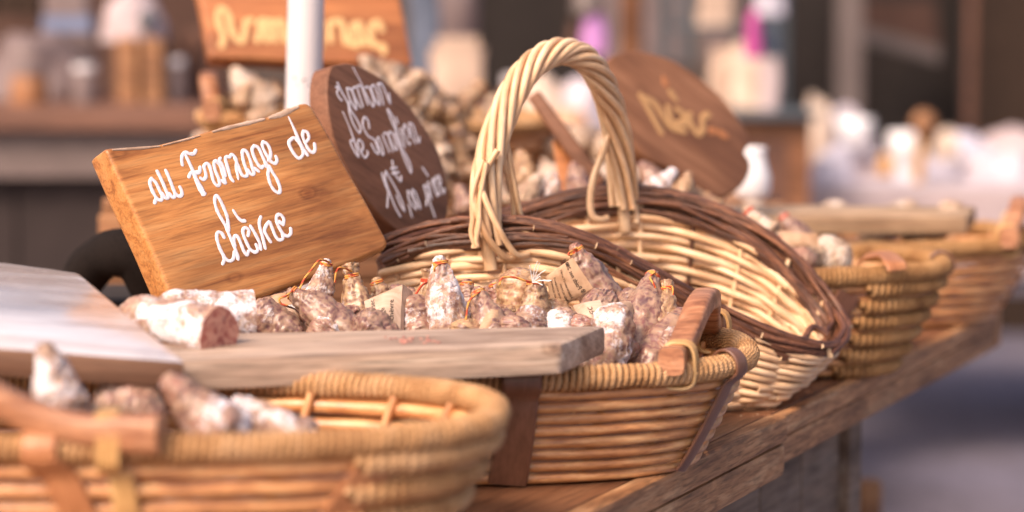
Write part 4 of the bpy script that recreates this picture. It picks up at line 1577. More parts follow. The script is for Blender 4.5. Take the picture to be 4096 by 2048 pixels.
AU = [('au', [[(160, 640), (138, 700), (172, 810), (232, 915), (290, 945), (312, 900), (270, 800), (220, 700), (160, 640)], [(228, 915), (205, 980)],
              [(240, 540), (300, 660), (355, 790), (395, 895), (360, 915), (310, 850)], [(360, 530), (400, 620), (448, 745), (490, 865), (460, 905), (405, 850)], [(485, 840), (530, 885), (575, 880), (585, 830), (556, 760)]]),
      ('Fromage', [[(590, 450), (580, 370), (598, 305), (640, 278), (700, 300), (750, 295), (778, 250)], [(638, 320, .9), (690, 430, .95), (740, 540, 1.2), (790, 670, 1.4), (850, 790, 1.8), (890, 860, 1.9)],
                   [(682, 620), (715, 560), (790, 560, 1.4), (830, 545), (838, 485)],
                   [(845, 635), (885, 658), (920, 610), (905, 530), (893, 470), (930, 430), (965, 460), (995, 560), (1025, 680), (1075, 742), (1108, 720), (1098, 640)],
                   [(1060, 395), (1030, 420), (1050, 530), (1095, 640), (1108, 690)], [(1045, 398), (1110, 450), (1150, 570), (1180, 665), (1185, 705), (1140, 670)],
                   [(1120, 360), (1105, 390), (1160, 480), (1190, 600)], [(1215, 335), (1190, 370), (1225, 500), (1260, 620), (1295, 675)],
                   [(1245, 345), (1285, 308), (1340, 380), (1345, 500), (1368, 640, .7)], [(1320, 350), (1370, 470), (1420, 590), (1480, 612), (1495, 560), (1450, 430), (1425, 300), (1440, 250), (1485, 270), (1530, 370), (1565, 490), (1590, 570), (1555, 585), (1500, 520)],
                   [(1590, 185), (1562, 240), (1590, 340), (1640, 440), (1690, 490), (1715, 470)], [(1590, 185), (1650, 215), (1700, 320), (1740, 410), (1755, 470)],
                   [(1600, 500), (1650, 540)], [(1750, 420), (1790, 500), (1785, 600), (1820, 730), (1880, 815), (1940, 840), (1950, 770), (1905, 650), (1845, 555), (1800, 470)],
                   [(1715, 130), (1705, 190), (1755, 300), (1820, 400), (1880, 432), (1908, 390), (1893, 335)], [(1715, 130), (1780, 170), (1818, 265), (1815, 340), (1790, 390)]])]
letters(sg, sa_, sn_, AU, (560, 530), k_, M['white_paint'], .0033)
letters(sg, sa_, sn_, [('de', [[(1340, 262), (1312, 290), (1330, 340), (1370, 388), (1400, 360), (1385, 310), (1350, 265)], [(1312, 140, .5), (1345, 210, .8), (1372, 275), (1400, 330), (1425, 368)],
                               [(1400, 222), (1398, 260), (1430, 330), (1458, 353), (1472, 335), (1469, 300)], [(1400, 222), (1425, 230), (1434, 265), (1418, 288)]])], (300, 380), .6523, M['white_paint'], .0033)
letters(sg, sa_, sn_, [('chèvre', [[(345, 750), (310, 690), (255, 678), (240, 750), (270, 870), (320, 980), (370, 1060), (430, 1090), (480, 1050), (492, 960)], [(335, 1000), (345, 1075), (325, 1130)],
                                   [(400, 640), (330, 520), (260, 400), (216, 270), (216, 185), (242, 155), (290, 220), (350, 350), (390, 460), (408, 600), (408, 670)], [(370, 600), (430, 740), (490, 880), (535, 1000), (545, 1060)],
                                   [(500, 870), (485, 780), (505, 728), (545, 750), (590, 850), (630, 950), (672, 1003), (695, 950)], [(690, 725), (698, 650), (655, 612), (618, 640), (622, 710), (670, 830), (720, 920), (785, 962), (828, 930), (803, 855)],
                                   [(725, 590), (790, 700), (850, 820), (872, 918)], [(935, 905), (895, 740), (855, 600), (852, 520), (870, 460)], [(1010, 812), (960, 735), (925, 640), (990, 530), (1035, 620), (1075, 720), (1125, 785), (1185, 770), (1180, 700)],
                                   [(1190, 570), (1200, 490), (1150, 425), (1098, 450), (1102, 540), (1150, 640), (1200, 712), (1262, 732), (1300, 690), (1298, 625)], [(1185, 560), (1135, 530, 1.3)],
                                   [(480, 368, .8), (530, 450, .9), (590, 510), (640, 515, 1.2)]])], (800, 740), .27949, M['white_paint'], .0033)

# oval dark sign
ovo = [(180, 80), (240, 48), (320, 42), (430, 80), (560, 160), (680, 270), (780, 390), (880, 540), (950, 660), (1000, 810), (1025, 960), (1022, 1100), (985, 1210), (890, 1275), (760, 1290), (640, 1225), (520, 1110), (400, 960), (290, 770), (210, 590), (170, 400), (158, 230)]
ovo = [(1220 + x * .5592, 230 + y * .5592) for x, y in ovo]
sg, sa_, sn_ = sign('oval_sign', ovo, [(1330, 450, 2.15), (1790, 750, 2.27), (1380, 255, 2.185)], .022, M['sign_dark'],
                    'dark brown oval wood slice sign priced ten euros a piece for Jambon de Sanglier', bev=.002, smoothn=3)
JA = [('Jambon', [[(222, 212), (246, 216), (228, 250), (248, 292), (262, 305)], [(232, 182), (265, 250), (308, 330), (320, 400), (348, 480), (388, 540), (396, 500), (362, 430), (326, 375), (315, 320)],
                  [(300, 222), (318, 290), (350, 352), (368, 368), (352, 290), (328, 230), (300, 222)], [(335, 225), (360, 290), (398, 360)], [(345, 220), (370, 215), (392, 280), (415, 350)], [(378, 205), (402, 208), (425, 270), (450, 335)],
                  [(345, 75, .6), (400, 180, .6), (440, 270), (485, 350), (492, 310), (460, 220), (430, 215)], [(470, 215), (492, 200), (520, 260), (535, 340), (502, 300), (470, 215)], [(520, 195), (545, 260), (560, 335)], [(525, 190), (552, 195), (580, 260), (610, 330), (600, 260)]]),
      ('de', [[(272, 390, .6), (310, 480, .6), (350, 590), (385, 712), (342, 650), (326, 600), (350, 600), (378, 660)], [(385, 588), (380, 630), (425, 715), (450, 690), (445, 670)], [(385, 588), (410, 610), (415, 650), (400, 680)]]),
      ('Sanglier', [[(460, 505), (450, 450), (422, 430), (415, 490), (450, 560), (495, 590), (520, 650), (525, 690), (500, 670), (475, 620)], [(525, 570), (515, 600), (550, 690), (562, 680), (543, 610), (525, 570)], [(555, 560), (580, 620), (602, 675)],
                    [(565, 545), (588, 547), (610, 610), (628, 670)], [(610, 530), (600, 560), (640, 650), (658, 650), (633, 560), (610, 530)], [(640, 540), (680, 640), (702, 700), (740, 790), (758, 825), (755, 770), (722, 700), (690, 650)],
                    [(590, 370), (605, 420), (640, 500), (668, 570), (690, 640)], [(600, 380), (635, 440), (665, 560)], [(650, 430), (665, 468)], [(680, 510), (695, 570), (712, 640)], [(712, 480), (705, 530), (740, 620), (752, 610)], [(712, 480), (738, 520), (748, 575)],
                    [(745, 470), (760, 540), (790, 612)], [(750, 470), (775, 490), (795, 560), (815, 610), (820, 570)]]),
      ('10', [[(550, 832), (575, 910), (595, 960), (592, 1020), (588, 1070)], [(580, 818, 1.3), (574, 870), (610, 980), (650, 1080), (682, 1135)], [(580, 818), (640, 920), (690, 1020), (712, 1100), (680, 1050), (655, 990)]]),
      ('euro', [[(625, 740), (630, 790), (640, 830), (665, 865), (685, 885), (688, 850)], [(615, 798), (655, 788)], [(625, 832), (668, 822)]]),
      (',00', [[(742, 1055), (765, 1140)], [(735, 955), (745, 1020), (790, 1085), (793, 1060), (762, 980), (735, 955)], [(768, 945), (780, 1010), (822, 1080), (820, 1050), (792, 970), (768, 945)]]),
      ('pièce', [[(850, 920), (872, 1000), (868, 1058)], [(852, 925), (880, 1000), (930, 1140)], [(860, 915), (885, 940), (890, 990)], [(880, 890), (905, 1010)], [(915, 870), (912, 900), (945, 990), (955, 960)], [(915, 870), (930, 905)], [(840, 788), (878, 845)],
                 [(935, 855), (930, 900), (965, 980)], [(955, 845), (952, 880), (990, 970), (997, 940)], [(955, 845), (972, 880), (966, 920)]])]
letters(sg, sa_, sn_, JA, (1220, 230), .5592, M['white_paint'], .0024)

# blurred Armagnac board at the top
arm = [(700 + x * .4348, y * .4348) for x, y in [(215, -60), (260, 150), (320, 535), (700, 540), (1100, 565), (1500, 580), (2190, 590), (2140, 320), (2060, -60), (1960, -520), (120, -520)]]
sg, sa_, sn_ = sign('wooden_sign', arm, [(840, 232, 2.80), (1640, 255, 2.86), (800, 0, 2.83)], .028, M['sign_rust'], 'orange brown board sign at the top with the cream word Armagnac behind the pole', bev=.004)
letters(sg, sa_, sn_, [('Armagnac', [[(430, 420), (448, 330), (405, 210), (400, 120), (440, 80), (490, 130), (520, 260), (560, 350), (615, 385), (645, 310), (655, 210), (705, 190)],
                                     [(760, 370), (785, 280), (780, 205), (830, 190), (845, 280), (850, 370)], [(845, 210), (900, 195), (918, 280), (925, 370)], [(920, 210), (985, 200), (1005, 300), (1025, 375), (1050, 370)],
                                     [(1170, 210), (1110, 240), (1110, 350), (1170, 360), (1190, 250), (1200, 370)], [(1310, 210), (1250, 240), (1250, 340), (1310, 350), (1330, 220), (1345, 400), (1310, 480), (1250, 470)],
                                     [(1420, 210), (1435, 370)], [(1435, 215), (1520, 195), (1555, 280), (1570, 390)],
                                     [(1690, 215), (1640, 240), (1635, 330), (1610, 395), (1680, 415), (1715, 330), (1705, 230), (1690, 215)], [(1710, 340), (1760, 405)], [(1900, 270), (1865, 205), (1810, 240), (1805, 350), (1845, 420), (1920, 425), (1920, 480)]])],
        (700, 0), .4348, M['cream_paint'], .0085)
st = MB().box(P(1235, 330, 2.90) + Vector((0, 0, -.03)), .012, .008, .16)
st.build('stake', M['crate'], sg, smooth=False)

# blurred oval sign "Noix"
no = [(2380 + x * .4968, 180 + y * .4968) for x, y in [(90, 140), (200, 65), (330, 42), (480, 70), (650, 130), (800, 230), (930, 330), (1050, 450), (1150, 580), (1228, 700), (1250, 800), (1205, 862), (1258, 950), (1225, 1080), (1130, 1180), (1000, 1225), (880, 1170), (760, 1080),
                                                       (620, 1000), (480, 940), (350, 850), (200, 620), (110, 350)]]
sg, sa_, sn_ = sign('oval_sign', no, [(2500, 300, 2.55), (2950, 640, 2.60), (2700, 700, 2.52)], .022, M['sign_brown'], 'blurred brown oval sign lettered Noix leaning right of the arch handle', bev=.003, smoothn=2)
letters(sg, sa_, sn_, [('Noix', [[(370, 405), (440, 530), (500, 640), (535, 700)], [(400, 430), (470, 460), (520, 520), (570, 600), (620, 665), (720, 695)], [(590, 500), (610, 580), (650, 640), (710, 620), (720, 560), (660, 520)],
                                 [(610, 380), (650, 435)], [(740, 560), (780, 640), (830, 720), (870, 670), (865, 590), (915, 560)], [(740, 640), (770, 560)]])], (2380, 180), .4968, M['tan_paint'], .0085)
letters(sg, sa_, sn_, [('', [[(560, 280), (570, 310)], [(930, 700), (960, 690)], [(1010, 710), (1050, 730)]])], (2380, 180), .4968, M['sign_rust'], .0095)

# edge-on bark edged board leaning in the arch
a0, a1 = P(2118, 385, 2.47), P(2395, 745, 2.44)
up_ = Vector((.017, 0, .013))
eo = MB().prism([a0 - up_ * .15, a0 + up_ * .55, a1 + up_ * .5, a1 - up_ * .4], ray(2255, 565) * .13, bev=.004)
tag(eo.build('leaning_board', M['sign_dark']), 'dark bark edged board seen edge-on leaning inside the arch handle', 'board')
eo = MB().prism([P(2205, 560, 2.50), P(2260, 600, 2.50), P(2370, 760, 2.48), P(2240, 780, 2.48)], Vector((.005, .02, 0)), bev=.003)
tag(eo.build('leaning_board', M['sign_rust']), 'small orange board leaning under the edge-on dark board', 'board')

# white painted pole
pp = empty('white_pole', (-.207, 2.40, 0), 'chipped white painted metal pole rising behind the orange sign', 'pole')
pt, pb = P(1236, -500, 2.40), P(1213, 470, 2.40)
dr = (pb - pt)
foot = pb + dr * (pb.z / -dr.z)
MB().tube([foot, pb, pt, pt - dr * .6], .0188, 32).build('tube', M['pole'], pp)
MB().lathe(foot, [(.0, 0.0), (.05, 0), (.05, .004), (.024, .006), (.021, .03), (.0, .03)], 28).build('foot_plate', M['pole'], pp)

# black felt covered roll behind the sign at the left
fb = MB()
pts = cr(PP([(240, 1330, 2.28), (330, 1120, 2.26), (400, 1035, 2.24), (470, 1010, 2.22), (560, 1040, 2.22), (640, 1200, 2.24)]), 8)
fb.tube(pts, [.0225 + .003 * nz(p, 30, 2) for p in pts], 18)
bgl = fb.build('padded_roll', M['black_cloth'])
tag(bgl, 'black felt covered padded handle curving behind the left edge of the orange sign', 'padded handle')
fb = MB().tube([p + Vector((.002, -.0226, .004)) for p in pts[6:-6]], .0006, 5)
fb.build('seam', M['black_cloth'], bgl)
bk_ = MB().box((-.375, 2.36, .03), .065, .07, .05, bev=.012)
tag(bk_.build('dark_box', M['cloth_dark'], smooth=False), 'low black box standing on the table behind the chopping board', 'box')

# ------------------------------------------------------------------ left background counter with its goods
ct = empty('shop_counter', (-1.6, 5.3, -.8), 'blurred counter with a reddish wood top and grey band at the upper left', 'counter')
MB().box((-1.35, 5.3, .126), 1.42, .36, .026, bev=.004).build('counter_top', M['counter'], ct, smooth=False)
MB().box((-1.35, 5.32, .047), 1.40, .34, .050).build('grey_band', M['grey_stone'], ct, smooth=False)
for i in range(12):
    MB().box((-2.6 + i * .235, 5.36, -.4), .115, .33, .393, bev=.002).build('shade_panel', M['shade_brown'], ct, smooth=False)  # dark brown boards stand in for the shade under the counter


def at(u, Y):
    return (u - 2048) / FPX * Y


def zat(v, Y):
    return P(2048, v, Y).z


def jar(u, v0, v1, wpx, Y, mat, label, lid='lid', group=None):
    x, z0, z1, r = at(u, Y), zat(v1, Y), zat(v0, Y), wpx / FPX * Y / 2
    h = z1 - z0
    o = empty('jar', (x, Y, z0), label, 'jar', group)
    MB().lathe((x, Y, z0), [(0, 0), (r * .9, 0), (r, h * .08), (r, h * .72), (r * .8, h * .84), (r * .8, h * .86)], 20).build('glass', M[mat], o)
    MB().lathe((x, Y, z0 + h * .86), [(r * .86, 0), (r * .86, h * .14), (0, h * .14)], 20).build('lid', M[lid], o)
    return o


def bag(u, v0, v1, wpx, Y, mat, label, group=None):
    x, z0, z1, r = at(u, Y), zat(v1, Y), zat(v0, Y), wpx / FPX * Y / 2
    h = z1 - z0
    rows = []
    for i in range(9):
        f = i / 8
        row = []
        for j in range(20):
            a = 2 * math.pi * j / 20
            c, s_ = math.cos(a), math.sin(a)
            k = 1 - .35 * f
            q = Vector((x + r * math.copysign(abs(c) ** .6, c), Y + r * .6 * k * math.copysign(abs(s_) ** .6, s_), z0 + h * f))
            q += Vector((nz(q, 20, x), nz(q, 20, x + 5), 0)) * (r * .25)
            row.append(q)
        rows.append(row)
    mb = MB().grid(rows, True)
    o = mb.build('paper_bag', M[mat])
    tag(o, label, 'bag', group)
    MB().box((x, Y, z1 + h * .04), r * .85, .004, h * .06).build('folded_top', M[mat], o, smooth=False)
    return o


def crate(u, v0, v1, wpx, Y, mat, label, n=3, depth=.2):
    x, z0, z1, r = at(u, Y), zat(v1, Y), zat(v0, Y), wpx / FPX * Y / 2
    o = empty('wooden_crate', (x, Y, z0), label, 'crate')
    for k in range(n):
        xx = x - r + (k + .5) * 2 * r / n
        for yy in (Y, Y + depth):
            MB().box((xx, yy, (z0 + z1) / 2), r / n * .80, .006, (z1 - z0) / 2, bev=.002).build('slat', M[mat], o, smooth=False)
    for sx in (-1, 1):
        MB().box((x + sx * (r - .006), Y + depth / 2, (z0 + z1) / 2), .006, depth / 2 - .008, (z1 - z0) / 2 - .01).build('side_board', M[mat], o, smooth=False)
    MB().box((x, Y + depth / 2, z0 + .006), r - .014, depth / 2 - .008, .005).build('bottom_board', M[mat], o, smooth=False)
    return o


def heap(u, v0, v1, wpx, Y, mat, label, cat='cloth', name='cloth_heap', depth=.15, lumpy=.35, group=None):
    x, z0, z1, r = at(u, Y), zat(v1, Y), zat(v0, Y), wpx / FPX * Y / 2
    h = z1 - z0
    rows = []
    for i in range(13):
        f = i / 12
        row = []
        for j in range(28):
            a = 2 * math.pi * j / 28
            rr = max(math.cos(f * math.pi / 2), 0) ** .7 if i < 12 else .01
            q = Vector((math.cos(a) * rr, math.sin(a) * rr, math.sin(f * math.pi / 2) ** 1.2))
            k = 1 + lumpy * nz(q, 2.1, u * .01)
            row.append(Vector((x + q.x * r * k, Y + q.y * depth * k, z0 + q.z * h * k)))
        rows.append(row)
    o = MB().grid(rows, True).build(name, M[mat])
    return tag(o, label, cat, group)


ZC = 452
jar(120, 270, ZC + 8, 150, 5.05, 'orange_jar', 'orange brown jar at the left end of the far counter', lid='grey_plastic')
heap(150, 130, ZC, 460, 5.35, 'grey_plastic', 'pinkish grey sack slumped on the far counter behind the orange jar', 'sack', 'sack', .12, .2)
b_ = bag(290, -30, ZC, 190, 5.45, 'grey_plastic', 'grey carton with a blue band on the far counter')
MB().box((at(262, 5.3), 5.34, zat(95, 5.34)), .055, .006, .018).build('blue_label', M['blue_print'], b_, smooth=False)
jar(345, 255, ZC + 6, 110, 5.08, 'grey_plastic', 'grey lidded jar between the sack and the slatted crate')
crate(562, 150, ZC + 4, 200, 5.10, 'crate', 'slatted wooden crate standing upright on the far counter', 2, .16)
hw = heap(540, -30, 165, 260, 5.18, 'cloth_pink', 'white bundle sitting on top of the slatted crate', 'bundle', 'bundle', .08, .15)
MB().lathe((at(592, 5.09), 5.10, zat(78, 5.09)), [(0, -.012), (.018, -.012), (.018, .012), (0, .012)], 14, Vector((0, 1, 0))).build('dark_cap', M['dark_teal'], hw)
jar(705, 230, ZC + 4, 90, 5.15, 'grey_plastic', 'tall grey jar right of the slatted crate')
crate(40, -120, 60, 260, 5.5, 'cloth_brown', 'dark brown crate stacked at the top left corner', 3, .1)
crate(770, 120, ZC + 4, 90, 5.3, 'counter', 'narrow brown crate at the right of the far counter', 2, .1)
# dark cloth wall behind the left counter
dw = empty('canvas_wall', (-1.6, 6.2, -.8), 'dark brown canvas wall hanging behind the left counter', 'canvas')


def canvas(x0, x1, Y, z0, z1, mat, parent, name='canvas_panel', amp=.03, thick=.004):
    rows = []
    n = max(8, int((x1 - x0) / .06))
    mb = MB()
    for z in (z0, z0 + (z1 - z0) * .33, z0 + (z1 - z0) * .66, z1):
        rows.append([Vector((x0 + (x1 - x0) * i / n, Y + amp * math.sin(i * 1.1) * .6 + amp * nz(Vector((i * .3, z, Y))), z)) for i in range(n + 1)])
    mb.grid(rows)
    mb.grid([[p + Vector((0, thick, 0)) for p in r] for r in rows])
    return mb.build(name, M[mat], parent)


canvas(-3.3, -.75, 6.2, -.8, 1.6, 'cloth_rust', dw)
for x in (-3.3, -.75):
    MB().tube([(x, 6.24, -.8), (x, 6.24, 1.7)], .02, 10).build('post', M['grey_metal'], dw)

# ------------------------------------------------------------------ middle background: a stall of prepared food behind the arch
ms = empty('market_stall', (.15, 5.0, -.8), 'blurred middle stall with a peach cloth table seen through the arch handle', 'stall')
MB().box((.12, 5.1, .03), .33, .45, .02, bev=.004).build('table_top', M['cream'], ms, smooth=False)
canvas(-.21, .45, 4.66, -.78, .008, 'peach', ms, 'cloth_front', .01)
for sx in (-.18, .42):
    for sy in (4.7, 5.5):
        MB().box((sx, sy, -.4), .02, .02, .4).build('leg', M['crate'], ms, smooth=False)
heap(2180, 300, 560, 190, 4.85, 'cream', 'cream coloured bun heap seen through the arch', 'bread', 'bread_heap', .1, .2)
heap(2330, 330, 600, 200, 4.80, 'cloth_white', 'white wrapped parcel seen through the arch beside the bun heap', 'parcel', 'parcel', .08, .2)
heap(2280, 440, 640, 220, 4.72, 'peach', 'peach coloured loaf on the middle stall below the parcel', 'bread', 'bread_loaf', .08, .2)
jar(2060, 300, 600, 110, 4.9, 'orange_jar', 'orange brown jar left of the arch handle on the middle stall')
bag(1830, 190, 620, 200, 5.0, 'paper_bag', 'brown paper bag behind the back heap of sausages')
bag(1780, -60, 420, 260, 5.6, 'grey_plastic', 'tall lilac grey sack rising right of the Armagnac sign')
bag(1700, -60, 420, 120, 5.4, 'denim', 'blue grey sack tucked beside the Armagnac sign')

# dark hanging cloths between the stalls
dk = empty('dark_tent', (.2, 7.0, -.8), 'black tent cloth hanging behind the arch handle', 'tent')
canvas(-.25, .50, 7.0, -.8, 1.8, 'cloth_dark', dk)
for x in (-.25, .50):
    MB().tube([(x, 7.03, -.8), (x, 7.03, 1.9)], .02, 10).build('post', M['grey_metal'], dk)
dk = empty('dark_tent', (2.2, 8.3, -.8), 'black tent cloth closing the right background', 'tent')
canvas(.85, 1.62, 8.4, -.8, 2.0, 'cloth_dark', dk)
canvas(1.62, 3.6, 8.2, -.8, 2.0, 'cloth_brown', dk)
for x in (.85, 1.62, 3.6):
    MB().tube([(x, 8.45, -.8), (x, 8.45, 2.1)], .02, 10).build('post', M['grey_metal'], dk)
gb = MB().prism([P(3440, 100, 8.0), P(3760, 190, 8.0), P(3760, 250, 8.0), P(3440, 160, 8.0)], Vector((0, .1, 0)))
gb.build('rail', M['grey_metal'], dk, smooth=False)
gb = MB().prism([P(3440, 0, 8.1), P(3740, 0, 8.1), P(3760, 190, 8.1), P(3440, 100, 8.1)], Vector((0, .03, 0)))
gb.build('valance', M['cloth_rust'], dk, smooth=False)

# lilac and pink balloons, hanging goods
for (u, v0, v1, wpx, Y, m_, lb) in ((2375, 40, 215, 110, 5.6, 'lilac', 'lilac cloth pouch hanging above the arch handle'), (2300, 90, 215, 80, 5.7, 'cloth_rust', 'dull red pouch beside the lilac one'),
                                    (3010, 40, 230, 70, 5.2, 'magenta', 'magenta pouch hanging at the upper right'), (2350, -60, 50, 130, 5.6, 'grey_metal', 'pale grey pouch above the lilac one')):
    o = heap(u, v0, v1, wpx, Y, m_, lb, 'pouch', 'hanging_pouch', .04, .15)
    MB().tube([(at(u, Y), Y, zat(v0 + 5, Y)), (at(u, Y), Y, zat(v0, Y) + .6)], .003, 6).build('cord', M['cloth_dark'], o)

# rack with hanging strips behind the Noix sign
rk = empty('metal_rack', (.45, 5.6, -.8), 'grey metal rack of hanging strips behind the blurred oval sign', 'rack')
for i, u in enumerate((2440, 2520, 2590, 2650, 2700, 2740, 2800, 2850, 2900)):
    m_ = ['grey_plastic', 'sign_brown', 'grey_plastic', 'dark_teal', 'grey_plastic', 'dark_teal', 'grey_metal', 'grey_plastic', 'grey_plastic'][i]
    wd = (.03 if i < 3 else .014)
    MB().box((at(u, 6.3), 6.3, zat(120, 6.3) + .16), wd * 1.12, .012, .25, bev=.003).build('hanging_strip', M[m_], rk, smooth=False)
for u in (2420, 2930):
    MB().tube([(at(u, 6.36), 6.36, -.8), (at(u, 6.36), 6.36, .9)], .012, 10).build('post', M['grey_metal'], rk)
MB().tube([(at(2420, 6.36), 6.36, .62), (at(2930, 6.36), 6.36, .62)], .012, 10).build('crossbar', M['grey_metal'], rk)

# ------------------------------------------------------------------ right background stall with white cloths
rs = empty('market_stall', (1.38, 6.2, -.8), 'blurred white clothed stall at the right crowded with pale goods', 'stall')
MB().box((1.38, 6.28, -.084), .81, .57, .012, bev=.003).build('table_top', M['cloth_white'], rs, smooth=False)
canvas(.57, 2.19, 5.695, -.30, -.085, 'cloth_pink', rs, 'cloth_front', .008)
for sx in (.62, 2.13):
    for sy in (5.78, 6.78):
        MB().box((sx, sy, -.448), .02, .02, .350).build('leg', M['grey_metal'], rs, smooth=False)
MB().box((1.62, 6.02, -.347), .48, .22, .012, bev=.002).build('lower_shelf', M['cloth_white'], rs, smooth=False)

G9 = 'pale goods on the white clothed stall'
heap(3260, 400, 640, 160, 6.08, 'cream', 'cream bundle at the left of the white clothed stall', 'bundle', 'bundle', .06, .25, G9)
heap(3360, 480, 780, 300, 6.21, 'cloth_white', 'white cloth heap behind the bright bowl', 'cloth', 'cloth_heap', .12, .3, G9)
heap(3400, 600, 830, 380, 5.94, 'cloth_pink', 'pinkish grey cloth heap at the front of the right stall', 'cloth', 'cloth_heap', .08, .25, G9)
heap(3345, 590, 720, 170, 5.83, 'paper_white', 'bluish white paper parcel at the front of the right stall', 'parcel', 'parcel', .05, .2, G9)


def bowl(u, v0, v1, wpx, Y, mat, label, group=None):
    x, z0, z1, r = at(u, Y), zat(v1, Y), zat(v0, Y), wpx / FPX * Y / 2
    h = z1 - z0
    o = MB().lathe((x, Y, z0), [(0, 0), (r * .45, 0), (r * .5, h * .08), (r * .85, h * .5), (r, h), (r * .95, h), (r * .8, h * .55), (r * .4, h * .15), (0, h * .12)], 28).build('bowl', M[mat])
    return tag(o, label, 'bowl', group)


bowl(3420, 475, 600, 150, 5.87, 'porcelain', 'bright glazed bowl on the white cloth heap', G9)
bowl(3620, 530, 680, 150, 5.87, 'porcelain', 'second bright glazed bowl beside the tan wooden pole', G9)
jar(3625, 640, 830, 90, 5.78, 'glass_jar', 'cloudy glass jar below the second bright bowl', 'lid', G9)
jar(3545, 620, 700, 60, 5.80, 'honey', 'small honey jar between the two bright bowls', 'honey', G9)
jar(3110, 455, 560, 80, 6.21, 'glass_jar', 'round glass jar with blue glint right of the blurred oval sign', 'lid', G9)
heap(3850, 545, 780, 340, 6.08, 'paper_white', 'large white paper heap at the right of the white stall', 'paper', 'paper_heap', .12, .25, G9)
heap(3790, 520, 640, 120, 5.87, 'cream', 'cream bread roll in front of the large white paper heap', 'bread', 'bread_roll', .05, .15, G9)
heap(4060, 520, 720, 300, 6.35, 'cloth_pink', 'pink cloth heap at the right edge of the picture', 'cloth', 'cloth_heap', .12, .2, G9)
heap(4000, 610, 900, 420, 5.91, 'cloth_white', 'white cloth heap at the front right edge of the stall', 'cloth', 'cloth_heap', .1, .2, G9)
wp = empty('wooden_post', (at(3700, 5.74), 5.74, -.07), 'tan turned wooden post standing among the white goods', 'post')
x_ = at(3695, 5.74)
MB().tube([(x_ - .012, 5.74, -.071), (x_ - .005, 5.74, zat(560, 5.74))], .012, 10).build('shaft', M['honey'], wp)
MB().lathe((x_, 5.74, zat(560, 5.74)), [(.016, 0), (.03, .027), (.032, .047), (.019, .068), (0, .074)], 16).build('knob', M['crate'], wp)

# tall wooden cabinet standing behind the oval sign, pale bags on it
cab = empty('wooden_cabinet', (at(3140, 5.5), 5.5, -.8), 'brown wooden cabinet standing between the blurred oval sign and the white stall', 'cabinet')
MB().box((at(3090, 5.5), 5.6, (zat(470, 5.5) - .8) / 2), .090, .11, (zat(470, 5.5) + .8) / 2, bev=.004).build('body', M['sign_brown'], cab, smooth=False)
MB().box((at(3090, 5.5), 5.58, zat(458, 5.5)), .103, .135, .008, bev=.002).build('top_board', M['dark_teal'], cab, smooth=False)
MB().box((at(3060, 5.5), 5.486, -.2), .05, .003, .25, bev=.001).build('door', M['counter'], cab, smooth=False)
GB = 'pale bags on the brown cabinet'
bag(2900, 210, 440, 130, 5.74, 'paper_bag', 'left tan paper bag above the blurred oval sign', GB)
bag(2985, 190, 440, 120, 5.67, 'cream', 'middle cream paper bag on the brown cabinet', GB)
bag(3075, 250, 445, 90, 5.60, 'cloth_pink', 'right pinkish bag at the edge of the brown cabinet', GB)
sh = empty('hanging_shelf', (at(2890, 5.9), 5.9, zat(115, 5.9)), 'dark hanging shelf with pale parcels at the top right of centre', 'shelf')
MB().box((at(2900, 5.9), 5.98, zat(112, 5.9)), .13, .09, .005).build('board', M['dark_teal'], sh, smooth=False)
for sx in (-.125, .125):
    MB().tube([(at(2900, 5.9) + sx, 5.98, zat(112, 5.9)), (at(2900, 5.9) + sx, 5.98, 1.2)], .003, 6).build('cord', M['dark_teal'], sh)
bag(2860, -60, 104, 150, 5.96, 'paper_bag', 'tan parcel on the dark hanging shelf')
bag(3070, -60, 60, 120, 6.35, 'paper_white', 'white parcel hanging right of the dark shelf')
# person in dark clothes is too blurred to read; the dark upright is a denim sack
bag(3075, 90, 300, 70, 6.62, 'denim', 'dark blue cloth sack below the white parcel')
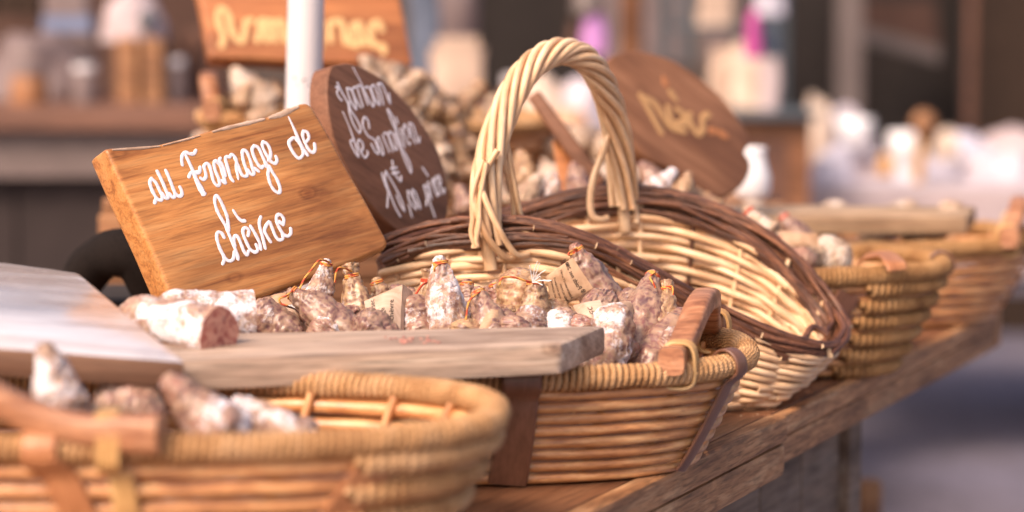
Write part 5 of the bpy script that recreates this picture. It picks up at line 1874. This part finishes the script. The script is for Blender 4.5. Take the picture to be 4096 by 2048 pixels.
# grey tent upright
tp = empty('tent_post', (at(3390, 7.3), 7.3, -.8), 'thick grey upright tent post at the right', 'post')
MB().box((at(3390, 7.3), 7.3, .5), .039, .039, 1.3, bev=.006).build('upright', M['grey_metal'], tp, smooth=False)
MB().box((at(3390, 7.3), 7.3, -.79), .09, .09, .01, bev=.003).build('foot_plate', M['grey_metal'], tp, smooth=False)
tp = empty('tent_post', (at(3130, 7.4), 7.4, -.8), 'thin dark upright between the magenta pouch and the grey post', 'post')
MB().tube([(at(3130, 7.4), 7.4, -.8), (at(3130, 7.4), 7.4, 1.8)], .016, 12).build('upright', M['dark_teal'], tp)
MB().box((at(3130, 7.4), 7.4, -.79), .07, .07, .01, bev=.003).build('foot_plate', M['dark_teal'], tp, smooth=False)

# bright porcelain jug behind the Noix sign
jx = empty('white_jug', P(3015, 800, 3.0), 'white porcelain jug standing right of the blurred oval sign', 'jug')
p_ = P(3010, 800, 3.0)
MB().lathe(p_, [(0, 0), (.018, 0), (.023, .01), (.024, .03), (.018, .05), (.016, .062), (.018, .068), (.015, .068), (0, .02)], 24).build('body', M['porcelain'], jx)
MB().tube(cr([p_ + Vector((-.016, 0, .055)), p_ + Vector((-.034, 0, .048)), p_ + Vector((-.034, 0, .025)), p_ + Vector((-.022, 0, .014))], 5), .003, 8).build('handle', M['porcelain'], jx)
# box it stands on
bx = MB().box((p_.x - .02, 3.02, (p_.z - .0) / 2), .06, .05, (p_.z - .002) / 2, bev=.003)
tag(bx.build('small_box', M['crate'], smooth=False), 'small wooden box under the white jug at the back of the table', 'box')

# chair under the far end of the table
chx, chy = at(3500, 3.1), 3.1
ch = empty('wooden_chair', (chx, chy, -.8), 'low wooden chair whose back post shows under the table end', 'chair')
ztop = zat(1915, 3.1)
for sx in (0, -.34):
    MB().box((chx + sx, chy, (ztop - .8) / 2), .017, .014, (ztop + .8) / 2, bev=.009).build('back_post', M['crate'], ch)
    MB().box((chx + sx, chy + .34, -.60), .015, .015, .198, bev=.004).build('leg', M['crate'], ch)
MB().box((chx - .17, chy + .17, -.392), .19, .19, .010, bev=.004).build('seat', M['crate'], ch, smooth=False)
for z in (-.30, -.33 + .0):
    pass
MB().box((chx - .17, chy, ztop - .06), .152, .008, .02, bev=.003).build('back_rail', M['crate'], ch, smooth=False)
